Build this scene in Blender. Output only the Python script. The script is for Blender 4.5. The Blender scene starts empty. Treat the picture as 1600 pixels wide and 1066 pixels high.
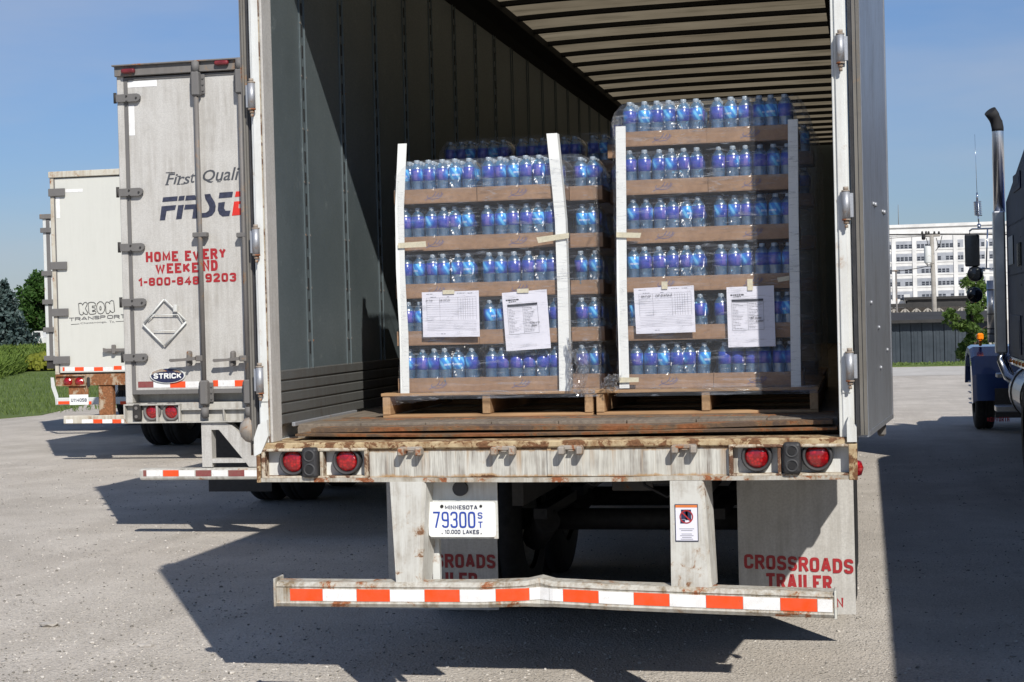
import bpy, bmesh, math, random
from mathutils import Vector, Matrix, noise
random.seed(7)
S = bpy.context.scene
COL = S.collection
R = math.radians

# ------------------------------------------------------------------ camera
FPX, CAM = 2589.3, Vector((1.3487, -6.9473, 1.7455))
_yaw, _pit, _rol = .2107, -.0142, -.0256
FWD = Vector((-math.sin(_yaw)*math.cos(_pit), math.cos(_yaw)*math.cos(_pit), math.sin(_pit)))
_r0 = Vector((math.cos(_yaw), math.sin(_yaw), 0)); _u0 = _r0.cross(FWD)
RGT = math.cos(_rol)*_r0 + math.sin(_rol)*_u0
UP = -math.sin(_rol)*_r0 + math.cos(_rol)*_u0
cd = bpy.data.cameras.new('camera'); cam = bpy.data.objects.new('camera', cd); COL.objects.link(cam)
cd.sensor_width = 36; cd.lens = FPX*36/1600; cd.clip_start = .05; cd.clip_end = 6000
cam.matrix_world = Matrix(((RGT.x, UP.x, -FWD.x, CAM.x), (RGT.y, UP.y, -FWD.y, CAM.y), (RGT.z, UP.z, -FWD.z, CAM.z), (0, 0, 0, 1)))
S.camera = cam
# ------------------------------------------------------------------ sky, sun, exposure
SUN = Vector((.60, -1.06, 1.0)).normalized()
W = bpy.data.worlds.new('World'); S.world = W; W.use_nodes = True
wn = W.node_tree; wn.nodes.clear()
sky = wn.nodes.new('ShaderNodeTexSky'); sky.sky_type = 'NISHITA'; sky.sun_disc = False
sky.sun_elevation = math.asin(SUN.z); sky.sun_rotation = math.atan2(SUN.x, SUN.y)
sky.air_density = 1.0; sky.dust_density = .3; sky.ozone_density = 2.0; sky.altitude = 200
wtc = wn.nodes.new('ShaderNodeTexCoord'); wmp = wn.nodes.new('ShaderNodeMapping'); wmp.inputs['Scale'].default_value = (1.2, 1.2, 5.5)
wno = wn.nodes.new('ShaderNodeTexNoise'); wno.inputs['Scale'].default_value = 2.2; wno.inputs['Detail'].default_value = 5; wno.inputs['Roughness'].default_value = .55
wrp = wn.nodes.new('ShaderNodeValToRGB'); wrp.color_ramp.elements[0].position = .40; wrp.color_ramp.elements[0].color = (0, 0, 0, 1)
wrp.color_ramp.elements[1].position = .72; wrp.color_ramp.elements[1].color = (.42, .42, .42, 1)
wmx = wn.nodes.new('ShaderNodeMix'); wmx.data_type = 'RGBA'; wmx.inputs[7].default_value = (5.4, 5.7, 6.4, 1)
wsx = wn.nodes.new('ShaderNodeSeparateXYZ'); wgr = wn.nodes.new('ShaderNodeValToRGB'); wml = wn.nodes.new('ShaderNodeMix'); wml.data_type = 'RGBA'; wml.blend_type = 'MULTIPLY'; wml.inputs[0].default_value = 1
wgr.color_ramp.elements[0].position = .0; wgr.color_ramp.elements[0].color = (.49, .56, .76, 1)
wgr.color_ramp.elements[1].position = .22; wgr.color_ramp.elements[1].color = (.68, .81, 1.04, 1)
wbg = wn.nodes.new('ShaderNodeBackground'); wbg.inputs['Strength'].default_value = .092
wo = wn.nodes.new('ShaderNodeOutputWorld'); L = wn.links.new
L(wtc.outputs['Generated'], wmp.inputs[0]); L(wmp.outputs[0], wno.inputs['Vector']); L(wno.outputs[0], wrp.inputs[0])
L(wrp.outputs[0], wmx.inputs[0]); L(wtc.outputs['Generated'], wsx.inputs[0]); L(wsx.outputs[2], wgr.inputs[0]); L(sky.outputs[0], wml.inputs[6]); L(wgr.outputs[0], wml.inputs[7]); L(wml.outputs[2], wmx.inputs[6]); L(wmx.outputs[2], wbg.inputs[0]); L(wbg.outputs[0], wo.inputs[0])
sl = bpy.data.lights.new('sun', 'SUN'); so = bpy.data.objects.new('sun', sl); COL.objects.link(so)
sl.energy = 4.9; sl.angle = R(.53); sl.color = (1, .95, .88)
so.rotation_euler = SUN.to_track_quat('Z', 'Y').to_euler(); so.location = (10, -20, 20)
S.view_settings.view_transform = 'Standard'; S.view_settings.look = 'None'
S.view_settings.exposure = 0.0; S.view_settings.gamma = 1; S.view_settings.use_curve_mapping = False
cy = S.cycles; cy.max_bounces = 8; cy.diffuse_bounces = 4; cy.glossy_bounces = 4; cy.transmission_bounces = 4
cy.transparent_max_bounces = 24; cy.use_denoising = True; cy.caustics_reflective = False; cy.caustics_refractive = False
cy.sample_clamp_indirect = 6; cy.sample_clamp_direct = 0

# ------------------------------------------------------------------ helpers
def tag(o, label=None, cat=None, group=None, kind=None):
    for k, v in (('label', label), ('category', cat), ('group', group), ('kind', kind)):
        if v: o[k] = v
    return o
def wloc(o):
    v = Vector((0, 0, 0))
    while o: v += o.location; o = o.parent
    return v
def thing(name, loc, label, cat, group=None):
    o = bpy.data.objects.new(name, None); COL.objects.link(o); o.location = loc; o.empty_display_size = .1
    return tag(o, label, cat, group)
def P(px, py, y):
    """the point seen at a pixel of the 1600-wide photograph, on the vertical plane at depth y"""
    d = FWD + RGT*((px-800)/FPX) + UP*((533-py)/FPX)
    return CAM + d*((y-CAM.y)/d.y)
def PX(px, y, py=600): return P(px, py, y).x
def PZ(px, py, y): return P(px, py, y).z

class MB:
    def __init__(s): s.bm = bmesh.new()
    def box(s, a, b, bev=0, rot=None, seg=1, mi=0):
        a = Vector(a); b = Vector(b); c = (a+b)/2; d = b-a
        r = bmesh.ops.create_cube(s.bm, size=1); vs = r['verts']
        bmesh.ops.scale(s.bm, vec=d, verts=vs)
        if bev:
            es = list({e for v in vs for e in v.link_edges})
            q = bmesh.ops.bevel(s.bm, geom=es, offset=min(bev, abs(min(d, key=abs))*.45), segments=seg, affect='EDGES', profile=.5)
            vs = list({v for f in q['faces'] for v in f.verts} | {v for v in vs if v.is_valid})
        if rot: bmesh.ops.rotate(s.bm, cent=(0, 0, 0), matrix=rot, verts=vs)
        bmesh.ops.translate(s.bm, vec=c, verts=vs)
        if mi:
            for f in {f for v in vs for f in v.link_faces}: f.material_index = mi
        return s
    def cyl(s, p0, p1, r0, r1=None, seg=16, caps=True, mi=0):
        p0 = Vector(p0); p1 = Vector(p1); r1 = r0 if r1 is None else r1
        q = (p1-p0).to_track_quat('Z', 'Y').to_matrix()
        A = []; B = []
        for i in range(seg):
            t = 2*math.pi*i/seg; v = Vector((math.cos(t), math.sin(t), 0))
            A.append(s.bm.verts.new(p0+q@(v*r0))); B.append(s.bm.verts.new(p1+q@(v*r1)))
        for i in range(seg):
            f = s.bm.faces.new((A[i], A[(i+1) % seg], B[(i+1) % seg], B[i])); f.smooth = True; f.material_index = mi
        if caps:
            s.bm.faces.new(A[::-1]).material_index = mi; s.bm.faces.new(B).material_index = mi
        return s
    def tube(s, pts, r, seg=8, mi=0):
        pts = [Vector(p) for p in pts]; rings = []
        for i, p in enumerate(pts):
            d = (pts[min(i+1, len(pts)-1)]-pts[max(i-1, 0)]).normalized()
            a = d.cross(Vector((0, 0, 1)) if abs(d.z) < .9 else Vector((1, 0, 0))).normalized(); b = d.cross(a)
            rr = r[i] if isinstance(r, (list, tuple)) else r
            rings.append([s.bm.verts.new(p+(a*math.cos(2*math.pi*k/seg)+b*math.sin(2*math.pi*k/seg))*rr) for k in range(seg)])
        for A, B in zip(rings, rings[1:]):
            for k in range(seg):
                f = s.bm.faces.new((A[k], A[(k+1) % seg], B[(k+1) % seg], B[k])); f.smooth = True; f.material_index = mi
        s.bm.faces.new(rings[0][::-1]).material_index = mi; s.bm.faces.new(rings[-1]).material_index = mi
        return s
    def lathe(s, prof, c=(0, 0, 0), axis='Z', seg=20, mi=0, caps=False, smooth=True):
        c = Vector(c); rings = []
        for (r, h) in prof:
            ring = []
            for k in range(seg):
                t = 2*math.pi*k/seg; x, y = r*math.cos(t), r*math.sin(t)
                v = (x, y, h) if axis == 'Z' else ((h, x, y) if axis == 'X' else (x, h, y))
                ring.append(s.bm.verts.new(c+Vector(v)))
            rings.append(ring)
        for A, B in zip(rings, rings[1:]):
            for k in range(seg):
                f = s.bm.faces.new((A[k], A[(k+1) % seg], B[(k+1) % seg], B[k])); f.smooth = smooth; f.material_index = mi
        if caps:
            s.bm.faces.new(rings[0]).material_index = mi; s.bm.faces.new(rings[-1]).material_index = mi
        return s
    def prism(s, pts, y0, y1, axis='Y', mi=0):
        """polygon of (u, v) pairs pushed through: axis Y -> (u, y, v); X -> (x, u, v); Z -> (u, v, z)"""
        def mk(u, v, w): return (u, w, v) if axis == 'Y' else ((w, u, v) if axis == 'X' else (u, v, w))
        A = [s.bm.verts.new(mk(u, v, y0)) for u, v in pts]; B = [s.bm.verts.new(mk(u, v, y1)) for u, v in pts]
        n = len(pts); s.bm.faces.new(A).material_index = mi; s.bm.faces.new(B[::-1]).material_index = mi
        for i in range(n): s.bm.faces.new((A[i], B[i], B[(i+1) % n], A[(i+1) % n])).material_index = mi
        return s
    def loft(s, rings, closed=True, caps=True, smooth=False, mi=0):
        V = [[s.bm.verts.new(p) for p in r] for r in rings]; n = len(V[0])
        for A, B in zip(V, V[1:]):
            for k in range(n if closed else n-1):
                f = s.bm.faces.new((A[k], A[(k+1) % n], B[(k+1) % n], B[k])); f.smooth = smooth; f.material_index = mi
        if caps and closed: s.bm.faces.new(V[0][::-1]).material_index = mi; s.bm.faces.new(V[-1]).material_index = mi
        return s
    def quad(s, *p, mi=0):
        f = s.bm.faces.new([s.bm.verts.new(q) for q in p]); f.material_index = mi; return s
    def mesh(s, name, mats, off=Vector((0, 0, 0)), recalc=True):
        if recalc: bmesh.ops.recalc_face_normals(s.bm, faces=s.bm.faces)
        if off.length: bmesh.ops.translate(s.bm, vec=-off, verts=s.bm.verts)
        me = bpy.data.meshes.new(name); s.bm.to_mesh(me); s.bm.free()
        for m in (mats if isinstance(mats, (list, tuple)) else [mats]): me.materials.append(m)
        return me
def part(name, mb, mat, parent=None, kind=None, label=None, recalc=True):
    off = wloc(parent) if parent else Vector((0, 0, 0))
    o = bpy.data.objects.new(name, mb.mesh(name, mat, off, recalc)); COL.objects.link(o)
    if parent: o.parent = parent
    return tag(o, label, None, None, kind)
def solo(name, mb, mat, label, cat, group=None, kind=None, loc=None, recalc=True):
    """a thing that is one mesh, its origin moved to loc"""
    loc = Vector(loc) if loc else Vector((0, 0, 0))
    o = bpy.data.objects.new(name, mb.mesh(name, mat, loc, recalc)); COL.objects.link(o); o.location = loc
    return tag(o, label, cat, group, kind)
def struct(name, mb, mat, parent=None, label=None):
    return tag(part(name, mb, mat, parent), label, None, None, None if parent else 'structure')
def tree_of(o):
    return list(o.children)
def dup(root, loc, label=None, group=None, rz=None):
    r = root.copy(); COL.objects.link(r); r.location = loc
    if rz is not None: r.rotation_euler = (0, 0, rz)
    if label: r['label'] = label
    if group: r['group'] = group
    for ch in tree_of(root):
        c = ch.copy(); COL.objects.link(c); c.parent = r
        for g in tree_of(ch):
            d = g.copy(); COL.objects.link(d); d.parent = c
    return r
def text(s, mat, parent, x0, x1, z0, z1, y, bold=0., shear=0., space=1., name='lettering', slant=0., label=None):
    """flat lettering fitted to the box x0..x1, z0..z1 on the plane y (facing -y); slant lifts the far end of the line"""
    cu = bpy.data.curves.new('t', 'FONT'); cu.body = s; cu.shear = shear; cu.space_character = space
    cu.resolution_u = 3; cu.extrude = 0
    to = bpy.data.objects.new('t', cu); COL.objects.link(to)
    dg = bpy.context.evaluated_depsgraph_get(); src = bpy.data.meshes.new_from_object(to.evaluated_get(dg))
    bpy.data.objects.remove(to); bpy.data.curves.remove(cu)
    V = [(v.co.x, v.co.y) for v in src.vertices]; F = [tuple(p.vertices) for p in src.polygons]; bpy.data.meshes.remove(src)
    ax, bx, ay, by = min(v[0] for v in V), max(v[0] for v in V), min(v[1] for v in V), max(v[1] for v in V)
    off = wloc(parent); h = z1-z0; b = bold*h*2.8; vs = []; fs = []
    shifts = [(0, 0)] if bold <= 0 else [(-1, -.5), (-1, .5), (1, -.5), (1, .5), (0, 0), (-.5, 0), (.5, 0)]
    for i, (sx, sz) in enumerate(shifts):
        k = len(vs); e = b*.5
        for (u_, w_) in V:
            u = (u_-ax)/(bx-ax); w = (w_-ay)/(by-ay)
            vs.append((x0+e+(x1-x0-2*e)*u+sx*e-off.x, y-i*.00004-off.y, z0+e*.5+(h-e)*w+slant*u+sz*e-off.z))
        fs += [tuple(q+k for q in f) for f in F]
    me = bpy.data.meshes.new(name); me.from_pydata(vs, [], fs); me.materials.append(mat)
    o = bpy.data.objects.new(name, me); COL.objects.link(o); o.parent = parent
    return tag(o, label)

_O = [(.16, 0), (.84, 0), (1, .12), (1, .88), (.84, 1), (.16, 1), (0, .88), (0, .12), (.16, 0)]
GL = {'O': (1, [_O]), '0': (.9, [_O]), 'C': (1, [[(1, .70), (1, .88), (.84, 1), (.16, 1), (0, .88), (0, .12), (.16, 0), (.84, 0), (1, .12), (1, .30)]]),
 'G': (1, [[(1, .70), (1, .88), (.84, 1), (.16, 1), (0, .88), (0, .12), (.16, 0), (.84, 0), (1, .12), (1, .45), (.55, .45)]]),
 'S': (.95, [[(1, .77), (1, .88), (.84, 1), (.16, 1), (0, .88), (0, .66), (.14, .54), (.86, .46), (1, .34), (1, .12), (.84, 0), (.16, 0), (0, .12), (0, .23)]]),
 'R': (1, [[(0, 0), (0, 1), (.8, 1), (1, .88), (1, .62), (.8, .49), (0, .49)], [(.55, .49), (1, 0)]]), 'P': (.95, [[(0, 0), (0, 1), (.8, 1), (1, .88), (1, .6), (.8, .46), (0, .46)]]),
 'A': (1.1, [[(0, 0), (.43, 1), (.57, 1), (1, 0)], [(.15, .3), (.85, .3)]]), 'D': (1, [[(0, 0), (0, 1), (.72, 1), (1, .8), (1, .2), (.72, 0), (0, 0)]]), 'T': (.95, [[(0, 1), (1, 1)], [(.5, 1), (.5, 0)]]),
 'I': (.02, [[(.5, 0), (.5, 1)]]), 'L': (.8, [[(0, 1), (0, 0), (1, 0)]]), 'E': (.85, [[(1, 1), (0, 1), (0, 0), (1, 0)], [(0, .51), (.85, .51)]]), 'H': (1, [[(0, 0), (0, 1)], [(1, 0), (1, 1)], [(0, .5), (1, .5)]]),
 'M': (1.25, [[(0, 0), (0, 1), (.5, .22), (1, 1), (1, 0)]]), 'V': (1.05, [[(0, 1), (.5, 0), (1, 1)]]), 'Y': (1.05, [[(0, 1), (.5, .48), (1, 1)], [(.5, .5), (.5, 0)]]), 'W': (1.5, [[(0, 1), (.24, 0), (.5, .85), (.76, 0), (1, 1)]]),
 'K': (1, [[(0, 0), (0, 1)], [(1, 1), (0, .38)], [(.32, .56), (1, 0)]]), 'N': (1, [[(0, 0), (0, 1), (1, 0), (1, 1)]]), 'U': (1, [[(0, 1), (0, .12), (.16, 0), (.84, 0), (1, .12), (1, 1)]]),
 '1': (.35, [[(0, .8), (.9, 1), (.9, 0)]]), '2': (.9, [[(0, .76), (0, .88), (.16, 1), (.84, 1), (1, .88), (1, .62), (0, .1), (0, 0), (1, 0)]]),
 '3': (.9, [[(0, .80), (0, .88), (.16, 1), (.84, 1), (1, .88), (1, .64), (.82, .52), (.35, .52)], [(.82, .52), (1, .4), (1, .12), (.84, 0), (.16, 0), (0, .12), (0, .20)]]), '4': (.95, [[(.74, 0), (.74, 1), (0, .3), (1, .3)]]),
 '5': (.9, [[(1, 1), (0, 1), (0, .55), (.84, .58), (1, .45), (1, .12), (.84, 0), (.16, 0), (0, .14)]]), '7': (.85, [[(0, 1), (1, 1), (.35, 0)]]), '8': (.9, [[(.16, .52), (0, .64), (0, .88), (.16, 1), (.84, 1), (1, .88), (1, .64), (.84, .52), (.16, .52), (0, .4), (0, .12), (.16, 0), (.84, 0), (1, .12), (1, .4), (.84, .52)]]),
 '9': (.9, [[(0, .14), (.16, 0), (.84, 0), (1, .12), (1, .88), (.84, 1), (.16, 1), (0, .88), (0, .58), (.16, .46), (1, .46)]]), '-': (.35, [[(0, .46), (1, .46)]]), ',': (.02, [[(.6, .1), (.3, -.12)]]), '.': (.02, [[(.5, 0), (.5, .06)]]), ' ': (.35, [])}
def soften(pts):
    for it in range(2):
        o = []; n = len(pts); cl = pts[0] == pts[-1]
        for i in range(n):
            if 0 < i < n-1 or cl:
                a, b, c = Vector(pts[i-1] if i else pts[-2]), Vector(pts[i]), Vector(pts[i+1] if i < n-1 else pts[1])
                an = (b-a).angle(c-b)
                if .15 < an < 1.1 and len(pts) > 5: o += [tuple(b.lerp(a, .25)), tuple(b.lerp(c, .25))]; continue
            o.append(tuple(pts[i]))
        if cl and o[0] != o[-1]: o.append(o[0])
        pts = o
    return pts
def block(s, mat, parent, x0, x1, z0, z1, y, t=.2, asp=.52, slant=0., name='lettering', label=None):
    """heavy block capitals drawn as ribbons of one width, fitted to x0..x1, z0..z1 on the plane y; t is the stroke as a share of the height"""
    H = z1-z0; th = t*H; cw = [GL[c][0]*asp for c in s]; gap = .13
    unit = (x1-x0-len(s)*th)/(sum(cw)+gap*(len(s)-1)); off = wloc(parent); vs = []; fs = []; x = x0; li = 0
    for c, w_ in zip(s, cw):
        W_ = w_*unit
        for pl_ in GL[c][1]:
            pl_ = soften(pl_)
            q = [Vector((x+th/2+u*W_, z0+th/2+v*(H-th)+slant*((x-x0)/(x1-x0)))) for u, v in pl_]; cl = (q[0]-q[-1]).length < 1e-6; n = len(q); k = len(vs); li += 1
            if not cl:   # square the ends that reach the edge of the letter
                for e_, o_ in ((0, 1), (-1, -2)):
                    d = (q[e_]-q[o_]).normalized(); u, v = pl_[e_]
                    if c not in 'AVWKMY' and ((abs(d.y) > abs(d.x) and v in (0, 1)) or (abs(d.x) > abs(d.y) and u in (0, 1))): q[e_] = q[e_]+d*th*.49
            sd = []
            for i in range(n):
                a = q[i-1] if i else (q[-2] if cl else None); b = q[i+1] if i < n-1 else (q[1] if cl else None)
                d1 = (q[i]-a).normalized() if a is not None else None; d2 = (b-q[i]).normalized() if b is not None else None
                if d1 is None: d1 = d2
                if d2 is None: d2 = d1
                m = Vector((-(d1.y+d2.y), d1.x+d2.x)); m = m.normalized() if m.length > 1e-6 else Vector((-d1.y, d1.x)); cs = max(.6, m.dot(Vector((-d1.y, d1.x)))); sd.append(m*(th/2/cs))
            for i in range(n-1):
                k = len(vs); li += 1; yy = y-li*.000012-off.y
                for j, sg in ((i, -1), (i, 1), (i+1, 1), (i+1, -1)): vs.append((q[j].x+sd[j].x*sg-off.x, yy, q[j].y+sd[j].y*sg-off.z))
                fs.append((k, k+1, k+2, k+3))
        x += W_+th+gap*unit
    me = bpy.data.meshes.new(name); me.from_pydata(vs, [], fs); me.materials.append(mat)
    o = bpy.data.objects.new(name, me); COL.objects.link(o); o.parent = parent
    return tag(o, label)

# ------------------------------------------------------------------ materials
class N:
    def __init__(s, name):
        s.m = bpy.data.materials.new(name); s.m.use_nodes = True; s.t = s.m.node_tree; s.t.nodes.clear()
        s.out = s.t.nodes.new('ShaderNodeOutputMaterial'); s.tc = s.t.nodes.new('ShaderNodeTexCoord')
    def n(s, typ, **kw):
        x = s.t.nodes.new(typ)
        for k, v in kw.items(): setattr(x, k, v)
        return x
    def set(s, inp, v):
        if isinstance(v, bpy.types.NodeSocket): s.t.links.new(v, inp)
        elif isinstance(v, (tuple, list)) and len(v) == 3 and inp.type == 'RGBA': inp.default_value = (*v, 1)
        else: inp.default_value = v
    def vec(s, scale=(1, 1, 1), src='Object', loc=(0, 0, 0), rot=(0, 0, 0)):
        m = s.n('ShaderNodeMapping'); s.set(m.inputs[0], s.tc.outputs[src]); m.inputs['Scale'].default_value = scale
        m.inputs['Location'].default_value = loc; m.inputs['Rotation'].default_value = rot
        return m.outputs[0]
    def noise(s, sc, det=4, rough=.55, v=None, dist=0):
        x = s.n('ShaderNodeTexNoise'); s.set(x.inputs['Vector'], v if v is not None else s.tc.outputs['Object'])
        x.inputs['Scale'].default_value = sc; x.inputs['Detail'].default_value = det; x.inputs['Roughness'].default_value = rough
        x.inputs['Distortion'].default_value = dist
        return x.outputs[0]
    def vor(s, sc, v=None, feat='F1', out=0, rnd=1.):
        x = s.n('ShaderNodeTexVoronoi', feature=feat); s.set(x.inputs['Vector'], v if v is not None else s.tc.outputs['Object'])
        x.inputs['Scale'].default_value = sc; x.inputs['Randomness'].default_value = rnd
        return x.outputs[out]
    def ramp(s, f, a, b, ca=0., cb=1.):
        x = s.n('ShaderNodeMapRange'); x.clamp = True; s.set(x.inputs[0], f)
        for i, v in enumerate((a, b, ca, cb)): x.inputs[1+i].default_value = v
        return x.outputs[0]
    def math(s, op, a, b=0.):
        x = s.n('ShaderNodeMath', operation=op); s.set(x.inputs[0], a); s.set(x.inputs[1], b); return x.outputs[0]
    def mix(s, f, a, b):
        x = s.n('ShaderNodeMix', data_type='RGBA'); s.set(x.inputs[0], f); s.set(x.inputs[6], a); s.set(x.inputs[7], b); return x.outputs[2]
    def sep(s, v=None):
        x = s.n('ShaderNodeSeparateXYZ'); s.set(x.inputs[0], v if v is not None else s.tc.outputs['Object']); return x.outputs
    def bump(s, h, st=.3, d=.01, nrm=None):
        x = s.n('ShaderNodeBump'); s.set(x.inputs['Height'], h); x.inputs['Strength'].default_value = st; x.inputs['Distance'].default_value = d
        if nrm is not None: s.set(x.inputs['Normal'], nrm)
        return x.outputs[0]
    def pbr(s, col, rough=.5, metal=0., nrm=None, spec=None, coat=None, trans=None, alpha=None, emit=None):
        p = s.n('ShaderNodeBsdfPrincipled'); s.set(p.inputs['Base Color'], col); s.set(p.inputs['Roughness'], rough); s.set(p.inputs['Metallic'], metal)
        if nrm is not None: s.set(p.inputs['Normal'], nrm)
        if spec is not None: s.set(p.inputs['Specular IOR Level'], spec)
        if coat is not None: s.set(p.inputs['Coat Weight'], coat)
        if trans is not None: s.set(p.inputs['Transmission Weight'], trans)
        if alpha is not None: s.set(p.inputs['Alpha'], alpha)
        return p.outputs[0]
    def facing(s, base=.04, k=.9):
        x = s.n('ShaderNodeLayerWeight'); x.inputs[0].default_value = .5
        return s.math('ADD', base, s.math('MULTIPLY', s.math('POWER', x.outputs[1], 4.), k))
    def done(s, sh, disp=None): s.t.links.new(sh, s.out.inputs[0]); return s.m
M = {}
def paint(key, col, rough=.45, dirt=.4, dcol=(.16, .14, .11), rust=0., rcol=(.16, .055, .02), metal=0., streak=True, sc=1., coat=None, bump=.15, mott=0.):
    n = N(key); a = n.noise(2.2*sc, 6, .65); b = n.noise(9*sc, 5, .7)
    sv = n.vec((26*sc, 26*sc, 1.6*sc)); st = n.noise(1.0, 5, .7, sv)
    f = n.math('MULTIPLY', n.ramp(a, .35, .72), n.ramp(st if streak else b, .38, .78))
    f = n.math('MULTIPLY', f, dirt*1.6)
    f2 = n.math('ADD', f, n.math('MULTIPLY', n.ramp(b, .5, .8), dirt*.35))
    c = n.mix(f2, col, dcol)
    if mott: c = n.mix(n.math('MULTIPLY', n.ramp(n.noise(90*sc, 2, .6), .42, .62), mott), c, tuple(x*.62 for x in col))
    r = n.math('ADD', rough, n.math('MULTIPLY', b, .2))
    h = n.noise(140*sc, 2)
    if rust:
        rr = n.noise(5.5*sc, 8, .72, dist=.4); rm = n.ramp(rr, .66-.3*rust, .69-.3*rust)
        rm2 = n.ramp(rr, .60-.3*rust, .69-.3*rust, 0, .6)
        rc = n.mix(n.ramp(n.noise(38*sc, 5, .7), .35, .65), rcol, tuple(min(1, x*2.1+.01) for x in rcol))
        c = n.mix(rm2, c, (.33, .2, .09)); c = n.mix(rm, c, rc)
        r = n.math('MAXIMUM', r, n.math('MULTIPLY', rm, .9)); h = n.math('ADD', h, n.math('MULTIPLY', rm, -.6))
    M[key] = n.done(n.pbr(c, r, metal, n.bump(h, bump, .004), coat=coat)); return M[key]
def sill_paint():
    n = N('sill_paint'); z = n.sep()[2]; e = n.math('ABSOLUTE', n.math('SUBTRACT', z, 1.122)); nz = n.noise(9, 6, .75); nx = n.noise(1.0, 5, .75, n.vec((34, 34, 2.)))
    g = n.math('ADD', n.math('MULTIPLY', n.ramp(nx, .40, .60), n.ramp(n.noise(3.5, 4, .6), .36, .54)), n.math('MULTIPLY', n.ramp(n.noise(1.0, 5, .7, n.vec((90, 90, 3.))), .50, .66), .5))
    c = n.mix(n.ramp(n.noise(5, 3), .3, .7), (.62, .62, .57), (.53, .52, .46)); c = n.mix(n.math('MULTIPLY', g, .75), c, (.19, .165, .14))
    er = n.math('ADD', n.ramp(e, .040, .064), n.ramp(nz, .35, .75)); r1 = n.ramp(er, .75, 1.1, 0, .85); r2 = n.ramp(er, 1.22, 1.36)
    drip = n.math('MULTIPLY', n.ramp(n.noise(1.0, 3, .6, n.vec((22, 22, .8))), .56, .68), n.ramp(z, 1.06, 1.17, .2, .8))
    c = n.mix(drip, c, (.36, .22, .10)); c = n.mix(r1, c, (.38, .23, .10)); c = n.mix(r2, c, (.12, .055, .022))
    M['sill_paint'] = n.done(n.pbr(c, .55, 0, n.bump(n.math('ADD', nx, n.math('MULTIPLY', r2, -.6)), .25, .004)))
sill_paint()
def flat(key, col, rough=.5, metal=0., spec=None, coat=None, var=.12, sc=20, bump=0.):
    n = N(key); b = n.noise(sc, 4, .6)
    c = n.mix(n.ramp(b, .3, .7), tuple(x*(1-var) for x in col), tuple(min(1, x*(1+var)) for x in col))
    M[key] = n.done(n.pbr(c, rough, metal, n.bump(n.noise(sc*6, 3), bump, .003) if bump else None, spec=spec, coat=coat)); return M[key]

paint('white_a', (.68, .70, .68), .4, .5, (.3, .25, .18), rust=.04)
paint('white_rusty', (.60, .60, .54), .5, 1.7, (.17, .135, .095), rust=.24)
paint('guard_white', (.50, .49, .44), .5, 1.4, (.20, .15, .09), rust=.28, sc=1.5)
paint('leg_white', (.58, .58, .54), .5, .9, (.25, .21, .16), rust=.14, rcol=(.12, .06, .03), sc=2.2)
paint('frame_cream', (.56, .54, .46), .6, .9, (.25, .15, .07), rust=.22)
paint('rim_rust', (.56, .52, .42), .6, 1.1, (.16, .09, .045), rust=.52, rcol=(.075, .035, .018), sc=2.)
paint('lip_rust', (.50, .40, .24), .6, 1.4, (.18, .09, .035), rust=.5, rcol=(.10, .045, .018), bump=.4, sc=2.4, streak=False)
paint('white_b', (.55, .54, .51), .5, .6, (.2, .17, .13), mott=.35)
paint('white_b_low', (.5, .49, .45), .55, .8, (.13, .11, .085), rust=.1)
paint('cream_c', (.60, .605, .555), .5, .12, (.3, .3, .25))
paint('white_d', (.62, .64, .62), .5, .2, (.3, .3, .27), rust=.1)
paint('rust_c', (.46, .38, .28), .7, 1.0, (.12, .06, .03), rust=.75, rcol=(.15, .06, .022), bump=.5)
paint('rust_plate', (.14, .095, .065), .45, .8, (.05, .042, .04), rust=.5, rcol=(.15, .06, .022), streak=False, bump=.4)
paint('grey_steel', (.17, .16, .15), .55, .5, (.08, .07, .06), rust=.15)
paint('grey_hinge', (.15, .145, .14), .6, .4, (.07, .065, .06))
paint('galv', (.42, .44, .47), .42, .3, (.2, .17, .14), metal=.6, rust=.12)
paint('lug_grey', (.36, .33, .29), .6, .8, (.1, .07, .05), rust=.4)
flat('black_rubber', (.028, .028, .03), .55, var=.3, bump=.3)
flat('rubber_grey', (.045, .045, .047), .65, var=.2)
flat('tyre', (.022, .021, .02), .85, var=.4, bump=.3)
flat('dark', (.012, .012, .013), .8, var=.3)
flat('dark_steel', (.03, .028, .026), .7, var=.4)
flat('red_text', (.36, .02, .025), .5, var=.1)
flat('red_text_dark', (.26, .012, .016), .5, var=.15)
flat('navy_text', (.035, .04, .07), .5, var=.4, sc=60)
flat('grey_text', (.07, .075, .085), .5)
flat('logo_red', (.62, .03, .02), .5)
flat('thin_grey', (.12, .12, .12), .6)
flat('plate_blue', (.02, .06, .36), .4)
flat('plate_dark', (.02, .025, .07), .4)
flat('ink', (.02, .02, .03), .6)
flat('ink_grey', (.22, .22, .26), .6)
flat('paper', (.74, .74, .82), .6, var=.02, sc=8)
flat('board_white', (.80, .82, .80), .55, var=.03, sc=6, bump=.1)
flat('chrome', (.62, .64, .66), .12, 1.)
flat('stack_metal', (.72, .73, .76), .24, 1., sc=4)
flat('dull_red', (.16, .02, .025), .35, var=.3)
flat('aluminium', (.5, .51, .52), .28, 1., sc=5)
flat('amber', (.9, .25, .01), .2)
flat('glass_dark', (.01, .012, .015), .05)
flat('orange_sign', (.7, .2, .05), .5)
flat('bark', (.08, .055, .04), .9, var=.4)
flat('black_plastic', (.012, .012, .013), .35)

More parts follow.
